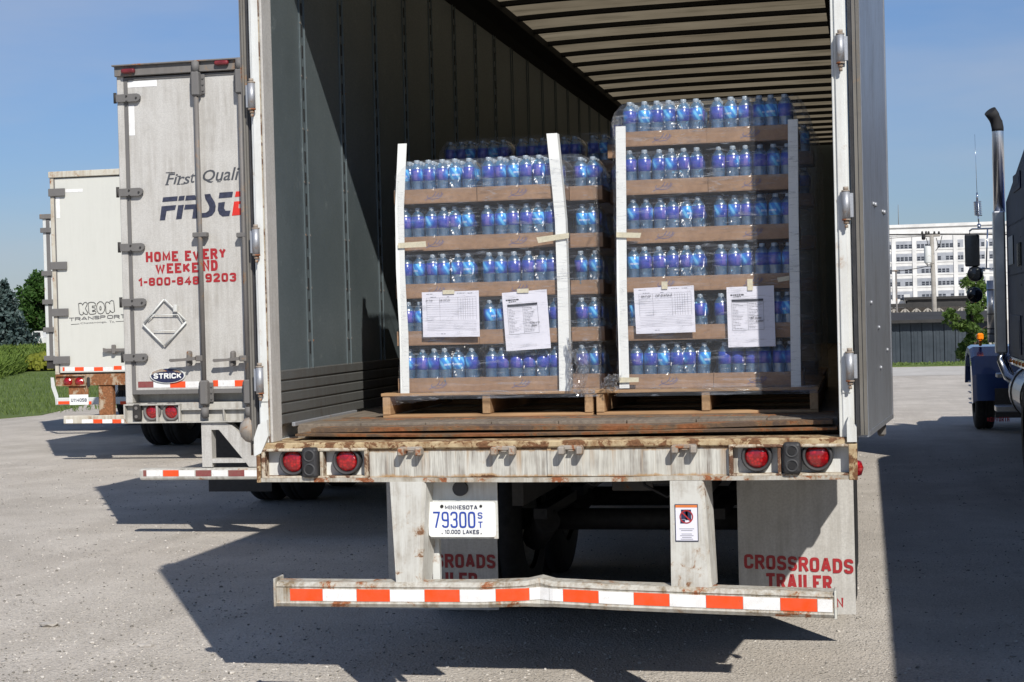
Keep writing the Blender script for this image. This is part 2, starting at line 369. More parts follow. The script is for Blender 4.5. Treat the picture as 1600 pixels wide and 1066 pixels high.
def m_wood(key, a, b, axis='X'):
    n = N(key); sc = (2, 40, 40) if axis == 'X' else (40, 2, 40)
    g = n.noise(1.3, 6, .65, n.vec(sc)); k = n.noise(3, 4)
    c = n.mix(n.ramp(g, .3, .7), a, b); c = n.mix(n.math('MULTIPLY', n.ramp(k, .5, .75), .5), c, tuple(x*.35 for x in a))
    M[key] = n.done(n.pbr(c, .75, 0, n.bump(g, .4, .004)))
m_wood('pallet_wood', (.30, .17, .08), (.46, .29, .15)); m_wood('pallet_wood_y', (.34, .2, .1), (.5, .33, .18), 'Y')
m_wood('floor_wood', (.13, .105, .082), (.24, .20, .155), 'Y')

def m_tape(key, col, dirt):
    n = N(key); v = n.vor(420, feat='F1'); d = n.noise(14, 6, .7); sp = n.ramp(n.noise(26, 5, .75), .62, .7)
    c = n.mix(n.ramp(v, .1, .6), tuple(min(1, x*1.12) for x in col), tuple(x*.85 for x in col))
    c = n.mix(n.math('MULTIPLY', n.ramp(d, .35, .75), dirt), c, (.22, .17, .12)); c = n.mix(n.math('MULTIPLY', sp, dirt), c, (.12, .08, .05))
    M[key] = n.done(n.pbr(c, .4, .0, spec=.3))
m_tape('tape_red', (1.0, .085, .012), .3); m_tape('tape_white', (.95, .96, .95), .3); m_tape('tape_dull', (.26, .05, .06), .6)

def m_lens():
    n = N('red_lens'); v = n.vor(70, n.vec((1, .2, 1))); g = n.noise(30)
    c = n.mix(n.ramp(v, .0, .6), (.55, .008, .01), (.22, .004, .006))
    M['red_lens'] = n.done(n.pbr(c, .12, 0, n.bump(v, .5, .004), spec=.7, coat=.6))
m_lens()
def m_ground():
    n = N('gravel_ground'); big = n.noise(.35, 6, .65, dist=.5); mid = n.noise(1.1, 5, .6); fine = n.noise(28, 4, .7); gr = n.vor(48); g2 = n.vor(110); g3 = n.vor(48, out=1)
    tr = n.noise(.8, 5, .65, n.vec((2.6, .22, 1), rot=(0, 0, R(14))), dist=.4)
    c = n.mix(n.ramp(big, .3, .7), (.44, .40, .345), (.60, .55, .48)); c = n.mix(n.ramp(mid, .42, .62, 0, .6), c, (.68, .63, .56))
    c = n.mix(n.ramp(tr, .5, .75, 0, .6), c, (.40, .36, .31))
    gv = n.sep(g3)[0]
    c = n.mix(n.math('MULTIPLY', n.ramp(gr, .08, .35, 1, 0), .55), c, n.mix(gv, (.26, .24, .215), (.74, .71, .66)))
    c = n.mix(n.ramp(n.noise(9, 3, .7), .62, .74, 0, .6), c, (.24, .215, .19))
    cp = n.ramp(n.noise(.7, 5, .7), .45, .6); c = n.mix(n.math('MULTIPLY', n.ramp(fine, .30, .55, .42, 0), n.math('ADD', .5, n.math('MULTIPLY', cp, .5))), c, (.20, .185, .165)); f3 = n.noise(75, 3, .75); c = n.mix(n.ramp(f3, .52, .68, 0, .6), c, (.74, .70, .63)); c = n.mix(n.math('MULTIPLY', n.ramp(f3, .38, .48, .55, 0), n.math('ADD', .45, n.math('MULTIPLY', cp, .55))), c, (.15, .14, .125))
    sp = n.vor(17, out=1); sd = n.vor(17); c = n.mix(n.math('MULTIPLY', n.ramp(sd, .02, .05, 1, 0), n.ramp(n.sep(sp)[0], .55, .6)), c, (.10, .09, .08))
    h = n.math('ADD', n.math('MULTIPLY', n.ramp(gr, 0, .45, 1, 0), .7), n.math('ADD', n.math('MULTIPLY', fine, .9), n.math('MULTIPLY', g2, -.4)))
    M['gravel_ground'] = n.done(n.pbr(c, .95, 0, n.bump(h, .8, .016), spec=.2))
m_ground()
def m_simple(key, a, b, sc, rough=.9, bump=.5, d=.02, det=5, spec=.3):
    n = N(key); f = n.noise(sc, det, .65); g = n.noise(sc*6, 4, .7)
    c = n.mix(n.ramp(f, .3, .7), a, b); c = n.mix(n.ramp(g, .4, .75, 0, .4), c, tuple(x*.45 for x in a))
    M[key] = n.done(n.pbr(c, rough, 0, n.bump(g, bump, d), spec=spec))
m_simple('road', (.47, .445, .40), (.56, .54, .50), .35)
m_simple('turf', (.075, .115, .025), (.14, .19, .05), .5, bump=1, d=.05)
m_simple('stone', (.40, .375, .34), (.52, .49, .45), 3)
def m_peb():
    n = N('pebble'); v = n.sep(n.vor(28, out=1))[0]; M['pebble'] = n.done(n.pbr(n.mix(n.ramp(v, .25, .8), (.17, .16, .14), (.60, .57, .52)), .9, spec=.2))
m_peb()
m_simple('cardboard', (.28, .172, .105), (.36, .23, .145), 6, .85, .1, .002)
m_simple('masking_tape', (.62, .57, .42), (.72, .67, .5), 20, .6, .1, .002)
m_simple('factory_white', (.66, .66, .64), (.76, .76, .74), .05, .8, .1)
m_simple('shed_metal', (.03, .042, .052), (.06, .075, .09), .6, .6, .2)
m_simple('shed_roof', (.035, .035, .035), (.06, .058, .055), .5)
m_simple('pole_wood', (.28, .26, .23), (.4, .38, .34), 3)
m_simple('win_grey', (.28, .30, .33), (.42, .44, .48), .12, .4, .05)
m_simple('win_dark', (.03, .035, .045), (.08, .09, .11), .4, .25, .05)
def leafmat(key, a, b, tr=.35):
    n = N(key); o = n.n('ShaderNodeObjectInfo'); f = n.noise(1.4, 3); g = n.noise(23, 2)
    c = n.mix(n.ramp(n.math('ADD', n.math('MULTIPLY', f, .5), n.math('MULTIPLY', g, .5)), .35, .65), a, b)
    d = n.pbr(c, .6, 0, spec=.35); t = n.n('ShaderNodeBsdfTranslucent'); n.set(t.inputs[0], c)
    m = n.n('ShaderNodeMixShader'); m.inputs[0].default_value = tr; n.set(m.inputs[1], d); n.set(m.inputs[2], t.outputs[0])
    M[key] = n.done(m.outputs[0])
leafmat('leaf_green', (.025, .07, .012), (.075, .16, .03)); leafmat('leaf_spruce', (.035, .062, .058), (.085, .125, .115), .1)
leafmat('leaf_weed', (.08, .14, .02), (.18, .25, .05)); leafmat('leaf_yellow', (.17, .21, .03), (.36, .36, .05)); leafmat('leaf_tree', (.06, .12, .02), (.13, .2, .045))
leafmat('grass_blade', (.09, .15, .03), (.19, .25, .07))

def m_liner():
    n = N('wall_liner'); a = n.noise(1.6, 5, .6); s = n.noise(30, 4, .75, n.vec((1, 1, 3))); sp = n.ramp(n.noise(9, 5, .8), .60, .74); sc = n.ramp(n.noise(1, 6, .8, n.vec((60, 60, 5), rot=(R(25), 0, 0))), .66, .75, 0, .5)
    c = n.mix(n.ramp(a, .3, .7), (.115, .145, .155), (.16, .195, .205)); c = n.mix(n.math('MULTIPLY', sp, .5), c, (.34, .39, .39)); c = n.mix(n.math('MULTIPLY', sc, .8), c, (.3, .34, .34))
    M['wall_liner'] = n.done(n.pbr(c, n.ramp(s, .3, .7, .32, .48), .3, n.bump(s, .15, .004)))
m_liner()
paint('scuff_liner', (.13, .135, .13), .45, .6, (.07, .05, .035), metal=.3)
paint('door_inner', (.36, .385, .42), .33, .6, (.14, .12, .10), metal=.65, rust=.0)
paint('door_edge', (.17, .16, .14), .6, .7, (.05, .045, .04), rust=.1)
def m_roof():
    n = N('roof_sheet'); a = n.noise(1.1, 5, .6); b = n.noise(7, 4); g = n.noise(1, 4, .6, n.vec((1.5, 9, 1)))
    c = n.mix(n.ramp(a, .35, .7), (.19, .155, .10), (.27, .225, .15)); c = n.mix(n.ramp(g, .50, .72, 0, .75), c, (.09, .075, .045))
    d = n.pbr(n.mix(.3, c, (.3, .27, .2)), .6); t = n.n('ShaderNodeBsdfTranslucent'); n.set(t.inputs[0], c)
    m = n.n('ShaderNodeMixShader'); m.inputs[0].default_value = .62; n.set(m.inputs[1], d); n.set(m.inputs[2], t.outputs[0])
    M['roof_sheet'] = n.done(m.outputs[0])
m_roof()
def m_clear(key, tint, body, fbody, rough=.06, base=.02, bump=0., bd=.004, bs=60):
    n = N(key); tr = n.n('ShaderNodeBsdfTransparent'); n.set(tr.inputs[0], tint)
    d = n.n('ShaderNodeBsdfDiffuse'); n.set(d.inputs[0], body); m1 = n.n('ShaderNodeMixShader'); m1.inputs[0].default_value = fbody
    n.set(m1.inputs[1], tr.outputs[0]); n.set(m1.inputs[2], d.outputs[0])
    g = n.n('ShaderNodeBsdfGlossy'); g.inputs['Roughness'].default_value = rough; g.inputs[0].default_value = (1, 1, 1, 1)
    if bump:
        nb = n.bump(n.noise(bs, 3, .6, n.vec((1, 1, .6))), bump, bd); n.set(g.inputs['Normal'], nb)
    f = n.facing(.03+base, .8); m2 = n.n('ShaderNodeMixShader'); n.set(m2.inputs[0], f)
    n.set(m2.inputs[1], m1.outputs[0]); n.set(m2.inputs[2], g.outputs[0]); M[key] = n.done(m2.outputs[0])
m_clear('bottle_clear', (.54, .82, 1.0), (.18, .46, .80), .16, .33, .14, .15, .004, 25)
m_clear('shrink_film', (.98, .985, .99), (.5, .56, .6), .010, .25, .0, .8, .07, 9)
def m_film():
    n = N('stretch_film'); tr = n.n('ShaderNodeBsdfTransparent'); tr.inputs[0].default_value = (.99, .99, .99, 1)
    w = n.noise(1, 5, .65, n.vec((3.5, 3.5, 42), rot=(0, R(4), 0)), dist=.6); w2 = n.noise(1, 5, .7, n.vec((9, 9, 70), rot=(0, R(-11), 0)), dist=1.2); c = n.noise(7, 3, .6, dist=1.5)
    h = n.math('ADD', n.math('ADD', w, n.math('MULTIPLY', w2, .8)), n.math('MULTIPLY', c, 1.1)); nb = n.bump(h, 1.0, .16)
    d = n.n('ShaderNodeBsdfDiffuse'); d.inputs[0].default_value = (.58, .64, .74, 1)
    haze_glare = n.math('ADD', .045, n.math('ADD', n.ramp(w, .54, .72, 0, .12), n.ramp(w2, .57, .70, 0, .30)))  # cloudiness of the film, plus glare streaks painted in as pale diffuse colour
    m1 = n.n('ShaderNodeMixShader'); n.set(m1.inputs[0], haze_glare); n.set(m1.inputs[1], tr.outputs[0]); n.set(m1.inputs[2], d.outputs[0])
    g = n.n('ShaderNodeBsdfGlossy'); g.inputs['Roughness'].default_value = .27; n.set(g.inputs['Normal'], nb)
    m2 = n.n('ShaderNodeMixShader'); n.set(m2.inputs[0], n.math('ADD', n.facing(.03, .3), n.ramp(w2, .55, .68, .0, .28)))
    n.set(m2.inputs[1], m1.outputs[0]); n.set(m2.inputs[2], g.outputs[0]); M['stretch_film'] = n.done(m2.outputs[0])
m_film()
m_clear('crumple_film', (.9, .91, .93), (.7, .72, .75), .10, .12, .12, 1.0)
def m_label():
    n = N('bottle_label'); gr = n.n('ShaderNodeTexGradient', gradient_type='RADIAL'); n.set(gr.inputs[0], n.tc.outputs['Object']); u = gr.outputs[1]
    z = n.sep()[2]
    # blue wave on the front half, violet on the back half
    du = n.math('ABSOLUTE', n.math('SUBTRACT', u, .5)); dz = n.math('ABSOLUTE', n.math('SUBTRACT', z, .1325))
    rr = n.math('ADD', n.math('MULTIPLY', du, 5.2), n.math('MULTIPLY', dz, 18.)); front = n.ramp(rr, 1.2, 1.8, 1, 0)
    wave = n.ramp(n.math('SINE', n.math('ADD', n.math('MULTIPLY', u, 34.), n.math('MULTIPLY', z, 120.))), -.2, .8)
    c = n.mix(n.ramp(n.noise(50, 2), .4, .6), (.025, .07, .36), (.06, .075, .42))
    cy_ = n.mix(wave, (.03, .24, .70), (.16, .56, .92)); c = n.mix(front, c, cy_)
    tn = n.ramp(n.noise(1, 2, .5, n.vec((420, 420, 60))), .48, .55)
    line = n.math('MULTIPLY', n.ramp(n.math('ABSOLUTE', n.math('SUBTRACT', z, .127)), .004, .0052, 1, 0), n.ramp(du, .10, .115, 1, 0))
    c = n.mix(n.math('MULTIPLY', line, n.math('ADD', .35, n.math('MULTIPLY', tn, .6))), c, (.8, .85, .95))
    bu = n.ramp(n.math('ABSOLUTE', n.math('SUBTRACT', u, .12)), .045, .05, 1, 0); bz = n.ramp(n.math('ABSOLUTE', n.math('SUBTRACT', z, .1325)), .02, .022, 1, 0)
    rows = n.ramp(n.math('SINE', n.math('MULTIPLY', z, 1300.)), .2, .5)
    c = n.mix(n.math('MULTIPLY', n.math('MULTIPLY', bu, bz), n.math('MULTIPLY', rows, .5)), c, (.55, .35, .75))
    M['bottle_label'] = n.done(n.pbr(c, .28, 0, spec=.6, coat=.3))
m_label()
flat('bottle_cap', (.30, .36, .42), .18, var=.05, spec=.9)
flat('tray_ink', (.12, .11, .2), .7)
flat('blue_paint', (.025, .06, .2), .25, coat=.8, var=.1, sc=3)
flat('dark_blue', (.012, .02, .055), .6, var=.5, sc=2, spec=.25)

# ================================================================== SETTING: ground, road, verge, field
def ground_z(x, y):
    # the yard is level; beyond the road on the truck's side the land drops to the sheds and the factory
    if x < -6: k = 0
    else: k = min(1, (x+6)/6)
    t = min(1, max(0, (y-45.5)/9)); t = t*t*(3-2*t)
    return -2.6*t*k
def make_ground():
    xs = [-2500, -600, -200, -90, -50, -30, -20, -14, -10, -6, -4, -2, 0, 3, 6, 10, 16, 30, 60, 150, 500, 2500]
    ys = [-400, -60, -20, -8, -4, -2, 0, 2, 4, 7, 10, 14, 20, 28, 36, 43, 45.5, 47, 49, 51, 53, 54.5, 60, 90, 150, 300, 900, 5000]
    mb = MB(); V = [[mb.bm.verts.new((x, y, ground_z(x, y))) for x in xs] for y in ys]
    for j in range(len(ys)-1):
        for i in range(len(xs)-1): mb.bm.faces.new((V[j][i], V[j][i+1], V[j+1][i+1], V[j+1][i]))
    return mb
struct('ground', make_ground(), M['gravel_ground'])
mb = MB(); mb.quad((-9, 36.2, .004), (400, 41, .004), (400, 46.6, .004), (-9, 42.3, .004)); struct('road', mb, M['road'])
# grass verge beyond the road
def strip(pts, z0, h, mat, name, kind='structure'):
    mb = MB(); mb.prism(pts, z0, z0+h, 'Z'); o = part(name, mb, mat); o['kind'] = kind; return o
strip([(-9, 42.8), (400, 47.2), (400, 49.5), (-9, 45.6)], -.3, .325, M['turf'], 'grass_verge')
# field on the far side
edge = [P(0, 652, 23), P(40, 645, 24.8), P(78, 640, 26)]
fpts = [(-120, 14), (-40, 17), (-17.6, 20.2), (-15.6, 22.4), (-15.1, 24), (-15.6, 26), (-16.6, 30), (-13, 36), (-12, 45), (-12, 300), (-900, 300), (-900, 14)]
strip(fpts, -.02, .035, M['turf'], 'grass_field')

def blades(name, region, n, h0, h1, w, mat, z=0.0, label='', seed=1, lean=.35, leafy=False, kind='stuff', cat=None):
    rnd = random.Random(seed); vs = []; fs = []
    for i in range(n):
        x, y = region(rnd); h = rnd.uniform(h0, h1); a = rnd.uniform(0, 6.28); ca, sa = math.cos(a)*w*rnd.uniform(.6, 1.3), math.sin(a)*w*rnd.uniform(.6, 1.3)
        lx, ly = rnd.gauss(0, lean)*h, rnd.gauss(0, lean)*h
        k = len(vs); z0 = z+(rnd.uniform(0, .75)*h if leafy else 0); zt = z0+(h*.35 if leafy else h)
        vs += [(x-ca, y-sa, z0), (x+ca, y+sa, z0), (x+lx+ca*.3, y+ly, zt), (x+lx-ca*.3, y+ly, zt)]; fs.append((k, k+1, k+2, k+3))
    me = bpy.data.meshes.new(name); me.from_pydata(vs, [], fs); me.materials.append(mat)
    o = bpy.data.objects.new(name, me); COL.objects.link(o); return tag(o, label, cat, None, kind)
def reg_field(r):
    while True:
        y = 20+ (r.random()**1.5)*32; x = -14.5-(r.random())*(10+y*.62)
        if y < 24 and x > -15.6+(24-y)*-.9: continue
        if noise.noise(Vector((x*.6, y*.6, 0)))+.35+(-15-x)*.25 < .1: continue
        return x, y
blades('grass', reg_field, 42000, .04, .13, .012, M['grass_blade'], .012, 'short mown green grass beside the gravel yard', 3)
def reg_weed(r):
    while True:
        px = -60+190*r.random(); y = 44+(r.random()**1.6)*60; t = P(px, 560, y).x
        if y > 46+max(0, px)*.26+7*noise.noise(Vector((t*.22, y*.12, 1))) and noise.noise(Vector((t*.5, y*.4, 9))) > -.25-.02*(y-46): return t, y
blades('weeds', reg_weed, 70000, .15, .85, .06, M['leaf_weed'], 0, 'tall green weeds behind the mown grass', 4, .3, True)
def reg_yel(r):
    y = 56+(r.random()**1.2)*62; t = P(-40+150*r.random(), 560, y).x; return t, y
def yel():
    rnd = random.Random(9); vs = []; fs = []
    for i in range(60000):
        x, y = reg_yel(rnd)
        if noise.noise(Vector((x*.13, y*.08, 3))) < -.2: continue
        z = rnd.uniform(.15, .62); k = len(vs); s = rnd.uniform(.04, .1); a = rnd.uniform(0, 6.28)
        vs += [(x-s*math.cos(a), y-s*math.sin(a), z-s), (x+s*math.cos(a), y+s*math.sin(a), z-s), (x+s*math.cos(a), y+s*math.sin(a), z+s), (x-s*math.cos(a), y-s*math.sin(a), z+s)]; fs.append((k, k+1, k+2, k+3))
    me = bpy.data.meshes.new('wildflowers'); me.from_pydata(vs, [], fs); me.materials.append(M['leaf_yellow'])
    o = bpy.data.objects.new('wildflowers', me); COL.objects.link(o); tag(o, 'yellow wildflowers in bloom over the tall weeds', None, None, 'stuff')
yel()
blades('verge_grass', lambda r: (lambda x: (x, 43.2+x*.0108+r.random()*2.4))(r.uniform(-8, 22)), 7000, .02, .06, .03, M['grass_blade'], .02, 'rough grass on the verge in front of the shed', 5)

# loose stones on the gravel
def pebble_mesh(rnd, s):
    bm = bmesh.new(); bmesh.ops.create_icosphere(bm, subdivisions=1, radius=1)
    for v in bm.verts:
        v.co *= rnd.uniform(.7, 1.2); v.co.x *= s[0]; v.co.y *= s[1]; v.co.z *= s[2]
    return bm
def gravel():
    rnd = random.Random(5); vs = []; fs = []
    protos = []
    for k in range(6):
        bm = bmesh.new(); bmesh.ops.create_icosphere(bm, subdivisions=1, radius=1)
        for v in bm.verts: v.co *= rnd.uniform(.65, 1.15)
        bm.verts.ensure_lookup_table(); protos.append(([v.co.copy() for v in bm.verts], [tuple(v.index for v in f.verts) for f in bm.faces])); bm.free()
    for i in range(16000):
        y = .2+(rnd.random()**1.7)*13; t = rnd.random(); x0 = P(-20, 900, y).x; x1 = P(1620, 900, y).x; x = x0+(x1-x0)*t
        if noise.noise(Vector((x*.5, y*.5, 7))) < -.1 and rnd.random() < .7: continue
        s = rnd.choice([.003, .0035, .004, .005, .006, .008]) if rnd.random() < .97 else rnd.uniform(.008, .015); pv, pf = protos[i % 6]; a = rnd.uniform(0, 6.28); ca, sa = math.cos(a), math.sin(a)
        sx, sz = s*rnd.uniform(.9, 1.5), s*rnd.uniform(.45, .8); k = len(vs)
        for v in pv:
            X, Y = v.x*sx, v.y*s; vs.append((x+X*ca-Y*sa, y+X*sa+Y*ca, sz*.45+v.z*sz))
        fs += [tuple(q+k for q in f) for f in pf]
    me = bpy.data.meshes.new('gravel'); me.from_pydata(vs, [], fs); me.materials.append(M['pebble'])
    o = bpy.data.objects.new('gravel', me); COL.objects.link(o); tag(o, 'loose grey gravel scattered over the yard', None, None, 'stuff')
gravel()
for (px, py, sx, lab) in [(74, 979, .045, 'flat pale stone on the open gravel, the larger of the two'), (227, 1010, .036, 'small pale stone on the gravel near the dark shadow edge'), (92, 843, .02, 'small brown clod beside a twig on the gravel')]:
    d = FWD+RGT*((px-800)/FPX)+UP*((533-py)/FPX); p = CAM+d*(-CAM.z/d.z)
    mb = MB(); mb.bm.free(); mb.bm = pebble_mesh(random.Random(px), (sx*1.5, sx, sx*.4))
    bmesh.ops.translate(mb.bm, vec=(p.x, p.y, sx*.25), verts=mb.bm.verts)
    solo('stone', mb, M['stone'], lab, 'stone', 'loose stones on the yard', loc=(p.x, p.y, 0))

# ================================================================== wheels shared by the trailers
def wheel_meshes():
    tb = MB(); tb.lathe([(.30, -.13), (.44, -.135), (.50, -.12), (.52, -.09), (.515, -.03), (.505, -.025), (.505, -.018), (.52, -.012), (.52, .012), (.505, .018), (.505, .025), (.515, .03), (.52, .09), (.50, .12), (.44, .135), (.30, .13)], axis='X', seg=36)
    rb = MB(); rb.lathe([(.305, -.10), (.30, .0), (.26, .05), (.12, .06), (.11, .10), (.02, .11), (.0, .11)], axis='X', seg=24)
    for k in range(10):
        a = k*.628; rb.cyl((.04, .17*math.cos(a), .17*math.sin(a)), (.085, .17*math.cos(a), .17*math.sin(a)), .014, seg=6)
    return tb.mesh('tyre', M['tyre']), rb.mesh('rim', M['white_b_low'])
TYRE, RIM = wheel_meshes()
def add_wheel(parent, x, y, side=-1, name='wheel', r=1.):
    w = bpy.data.objects.new(name, TYRE); COL.objects.link(w); w.parent = parent; w.location = Vector((x, y, .52*r))-wloc(parent)
    w.scale = (side, r, r)
    q = bpy.data.objects.new('rim', RIM); COL.objects.link(q); q.parent = w; return w
def undercarriage(t, xc, y0, length, z, axles=(2.9, 4.15), legs=True, hw=1.05):
    for s in (-1, 1):
        mb = MB(); mb.box((xc+s*.47-.045, y0+.2, z-.18), (xc+s*.47+.045, y0+6, z-.02)); mb.box((xc+s*.47-.03, y0+1.6, z-.44), (xc+s*.47+.03, y0+5.2, z-.182)); part('frame_rail', mb, M['dark_steel'], t)
    mb = MB()
    for k in range(int(length/.45)): mb.box((xc-1.2, y0+.3+k*.45, z-.1), (xc+1.2, y0+.34+k*.45, z-.004))
    o = part('crossmember', mb, M['dark_steel'], t, 'stuff')
    for a in axles:
        mb = MB(); mb.cyl((xc-1.0, y0+a, .52), (xc+1.0, y0+a, .52), .065, seg=12); mb.box((xc-.55, y0+a-.5, .58), (xc-.47, y0+a+.5, .64)); mb.box((xc+.47, y0+a-.5, .58), (xc+.55, y0+a+.5, .64))
        mb.cyl((xc-.62, y0+a-.12, .42), (xc-.5, y0+a-.34, .56), .08, seg=10); part('axle', mb, M['dark_steel'], t)
        for s in (-1, 1):
            for off in (hw+.08, hw-.26): add_wheel(t, xc+s*off, y0+a, s)
    if legs:
        for s in (-1, 1):
            mb = MB(); mb.box((xc+s*.62-.06, y0+length-2.4, .1), (xc+s*.62+.06, y0+length-2.28, z-.02)); mb.box((xc+s*.62-.14, y0+length-2.48, .0), (xc+s*.62+.14, y0+length-2.2, .1)); part('landing_leg', mb, M['grey_steel'], t)

# ================================================================== OPEN TRAILER
X0, X1, ZF, LEN = -1.297, 1.297, 1.28, 16.1
A = thing('semi_trailer', (0, 0, 0), 'open white semi-trailer holding two wrapped pallets of bottled water, rust along its bumper sill', 'semi-trailer')
# corner posts (each a face strip and a jamb behind it)
for s in (-1, 1):
    mb = MB(); a, b = (X0+.004, -1.243) if s < 0 else (1.243, X1-.004)
    mb.box((a, 0, 1.214), (b, .11, 3.97), .006); mb.box((a+(.012 if s < 0 else .004), -.006, 1.4), (b-(.004 if s < 0 else .012), .002, 3.95), .002)
    p = part('corner_post', mb, M['white_a'], A)
    mb = MB()
    if s < 0: mb.box((-1.2425, .004, 1.218), (-1.232, .125, 3.9), .002)
    else: mb.box((1.232, .004, 1.218), (1.243, .125, 3.9), .002)
    part('jamb', mb, M['white_b'] if s < 0 else M['white_a'], p)
    if s < 0: mb = MB(); mb.box((-1.2465, -.0035, 1.22), (-1.2425, .003, 3.68)); part('rusty_seam', mb, M['rim_rust'], p)
    mb = MB(); mb.prism([(X0-.012, 1.16), (X0+.02, 1.175), (X0+.055, 1.25), (X0+.05, 1.32), (X0+.01, 1.3), (X0-.012, 1.24)] if s < 0 else [(X1+.004, 1.2), (X1-.035, 1.2), (X1-.035, 1.28), (X1-.025, 1.31), (X1+.004, 1.26)], -.03, -.008)
    part('corner_gusset', mb, M['white_a'], p)
mb = MB(); mb.box((X0, 0, 3.68), (X1, .15, 4.045), .008); mb.box((X0+.1, -.02, 3.78), (X1-.1, -.004, 3.86), .004); part('header', mb, M['white_a'], A)
# outer side walls and roof rails
for s in (-1, 1):
    a, b = (X0+.004, X0+.02) if s < 0 else (X1-.02, X1-.004)
    mb = MB(); mb.box((a, .112, 1.14), (b, LEN, 3.94)); mb.box((a-.008, .112, 1.12), (b+.008, LEN, 1.22)); mb.box((a-.006, .112, 3.86), (b+.006, LEN, 3.97))
    for k in range(26): mb.box((a-.004, .6+k*.6036, 1.23), (b+.004, .612+k*.6036, 3.85))
    part('side_wall', mb, M['aluminium'] if s > 0 else M['white_a'], A)
mb = MB(); mb.box((X0+.01, LEN, 1.14), (X1-.01, LEN+.03, 4.04)); mb.box((-1.24, LEN-.02, ZF), (1.24, LEN-.005, 4.03)); part('bulkhead', mb, M['wall_liner'], A)
# roof sheet (thin translucent skin) and bows
mb = MB(); n = 12
def crown(x): return .035*(1-math.exp(-(x+1.26)/.6))
rows = []
for y in (.13, 4, 8, 12, LEN): rows.append([Vector((-1.26+2.52*i/n, y, 3.966+crown(-1.26+2.52*i/n))) for i in range(n+1)])
mb.loft(rows, closed=False, caps=False); part('roof_sheet', mb, M['roof_sheet'], A)
bowm = MB(); rings = []
for i in range(17):
    x = -1.2+2.4*i/16; z = 3.93+crown(x); rings.append([Vector((x, -.018, z+.033)), Vector((x, -.024, z)), Vector((x, .024, z)), Vector((x, .018, z+.033))])
bowm.loft(rings); bowme = bowm.mesh('roof_bow', M['dark'])
for k in range(-7, 20):
    y = 4.483+.028-.006+k*.596
    if .2 < y < LEN-.1:
        o = bpy.data.objects.new('roof_bow', bowme); COL.objects.link(o); o.location = (0, y, 0); o.parent = A
for s in (-1, 1):
    mb = MB(); mb.prism([(s*1.25, 3.78), (s*1.235, 3.78), (s*1.19, 3.84), (s*1.115, 3.905), (s*1.115, 3.96), (s*1.262, 3.99), (s*1.28, 3.9)], .152, LEN); part('roof_rail', mb, M['dark'], A)
# inside walls: liner panels, slotted posts, corrugated scuff liner
pitch, yp0 = .6036, .5845
for s in (-1, 1):
    xw = s*1.236
    for k in range(-1, 26):
        ya = max(.126, yp0+k*pitch-.003); yb = min(LEN-.02, yp0+(k+1)*pitch-.075)
        if yb-ya < .05: continue
        mb = MB(); mb.box((min(xw, xw+s*.012), ya, 1.52), (max(xw, xw+s*.012), yb, 3.80), .001); part('liner_panel', mb, M['wall_liner'], A)
        if k < 0: mb2 = None
        if k >= 0 or True:
            y1 = yp0+(k+1)*pitch; y0 = y1-.07
            if y1 > LEN-.1: continue
            mb = MB(); e = -s*.0055
            mb.box((min(xw, xw+s*.01), y0, 1.53), (max(xw, xw+s*.01), y1, 3.79)); mb.box((min(xw, xw+e), y0-.004, 1.53), (max(xw, xw+e), y0+.006, 3.79)); mb.box((min(xw, xw+e), y1-.006, 1.53), (max(xw, xw+e), y1+.004, 3.79))
            p = part('wall_post', mb, M['wall_liner'], A)
            if s < 0 and k < 7:
                mb = MB()
                for j in range(22): z = 1.60+j*.1; mb.box((xw+.0005, (y0+y1)/2-.007, z), (xw+.0025, (y0+y1)/2+.007, z+.058))
                part('slotted_track', mb, M['dark'], p, 'stuff')
                mb = MB()
                for j in range(9):
                    z = 1.66+j*.25
                    for yy in (y0+.001, y1-.001): mb.cyl((xw+.004, yy, z), (xw+.008, yy, z), .006, seg=6)
                part('rivet', mb, M['grey_steel'], p, 'stuff')
    prof = [(0.012, 1.28)]
    for j in range(5):
        z = 1.286+j*.05; prof += [(.002, z), (-.003, z+.002), (-.0065, z+.007), (-.0055, z+.043), (-.002, z+.047), (.002, z+.049)]
    prof += [(.006, 1.54), (.02, 1.542), (.02, 1.28)]
    mb = MB(); mb.prism([(xw+s*u, z) for u, z in prof], .126, LEN-.02); part('scuff_liner', mb, M['scuff_liner'], A)
mb = MB(); mb.box((-1.232, .25, 1.272), (-1.215, 1.2, 1.292), .003); part('floor_trim', mb, M['galv'], A)
# floor boards
bw = .306
bme = None
for k in range(8):
    mb = MB(); x = -1.224+k*bw; mb.box((x+.002, .3, 1.20), (x+bw-.002, LEN-.02, ZF), .002)
    part('floor_board', mb, M['floor_wood'], A)
# threshold plates, bent and rusty
def plate(y0, y1, x0, x1, zf, th, lift, seed, name, mat):
    rings = []; nx = 26; rnd = random.Random(seed)
    for i in range(nx+1):
        t = i/nx; x = x0+(x1-x0)*t; dz = lift(t)+.003*math.sin(t*9+seed); dy = .012*math.sin(t*5+seed*2)+rnd.uniform(-.003, .003)
        rings.append([Vector((x, y0+dy, zf+dz-th)), Vector((x, y0+dy-.004, zf+dz)), Vector((x, (y0+y1)/2, zf+dz*.6+.005)), Vector((x, y1, ZF+.004)), Vector((x, y1, ZF-.01)), Vector((x, (y0+y1)/2, zf+dz*.6-th+.004))])
    mb = MB(); mb.loft(rings); part(name, mb, mat, A)
plate(.13, .52, -1.17, 1.22, 1.232, .010, lambda t: .012*(1-t)+(.02*max(0, (t-.6)/.4)), 2, 'threshold_plate', M['rust_plate'])
plate(.20, .70, -1.12, 1.20, 1.266, .018, lambda t: -.004+.012*max(0, (t-.62)/.38)+.006*(1-t), 5, 'threshold_plate', M['rust_plate'])
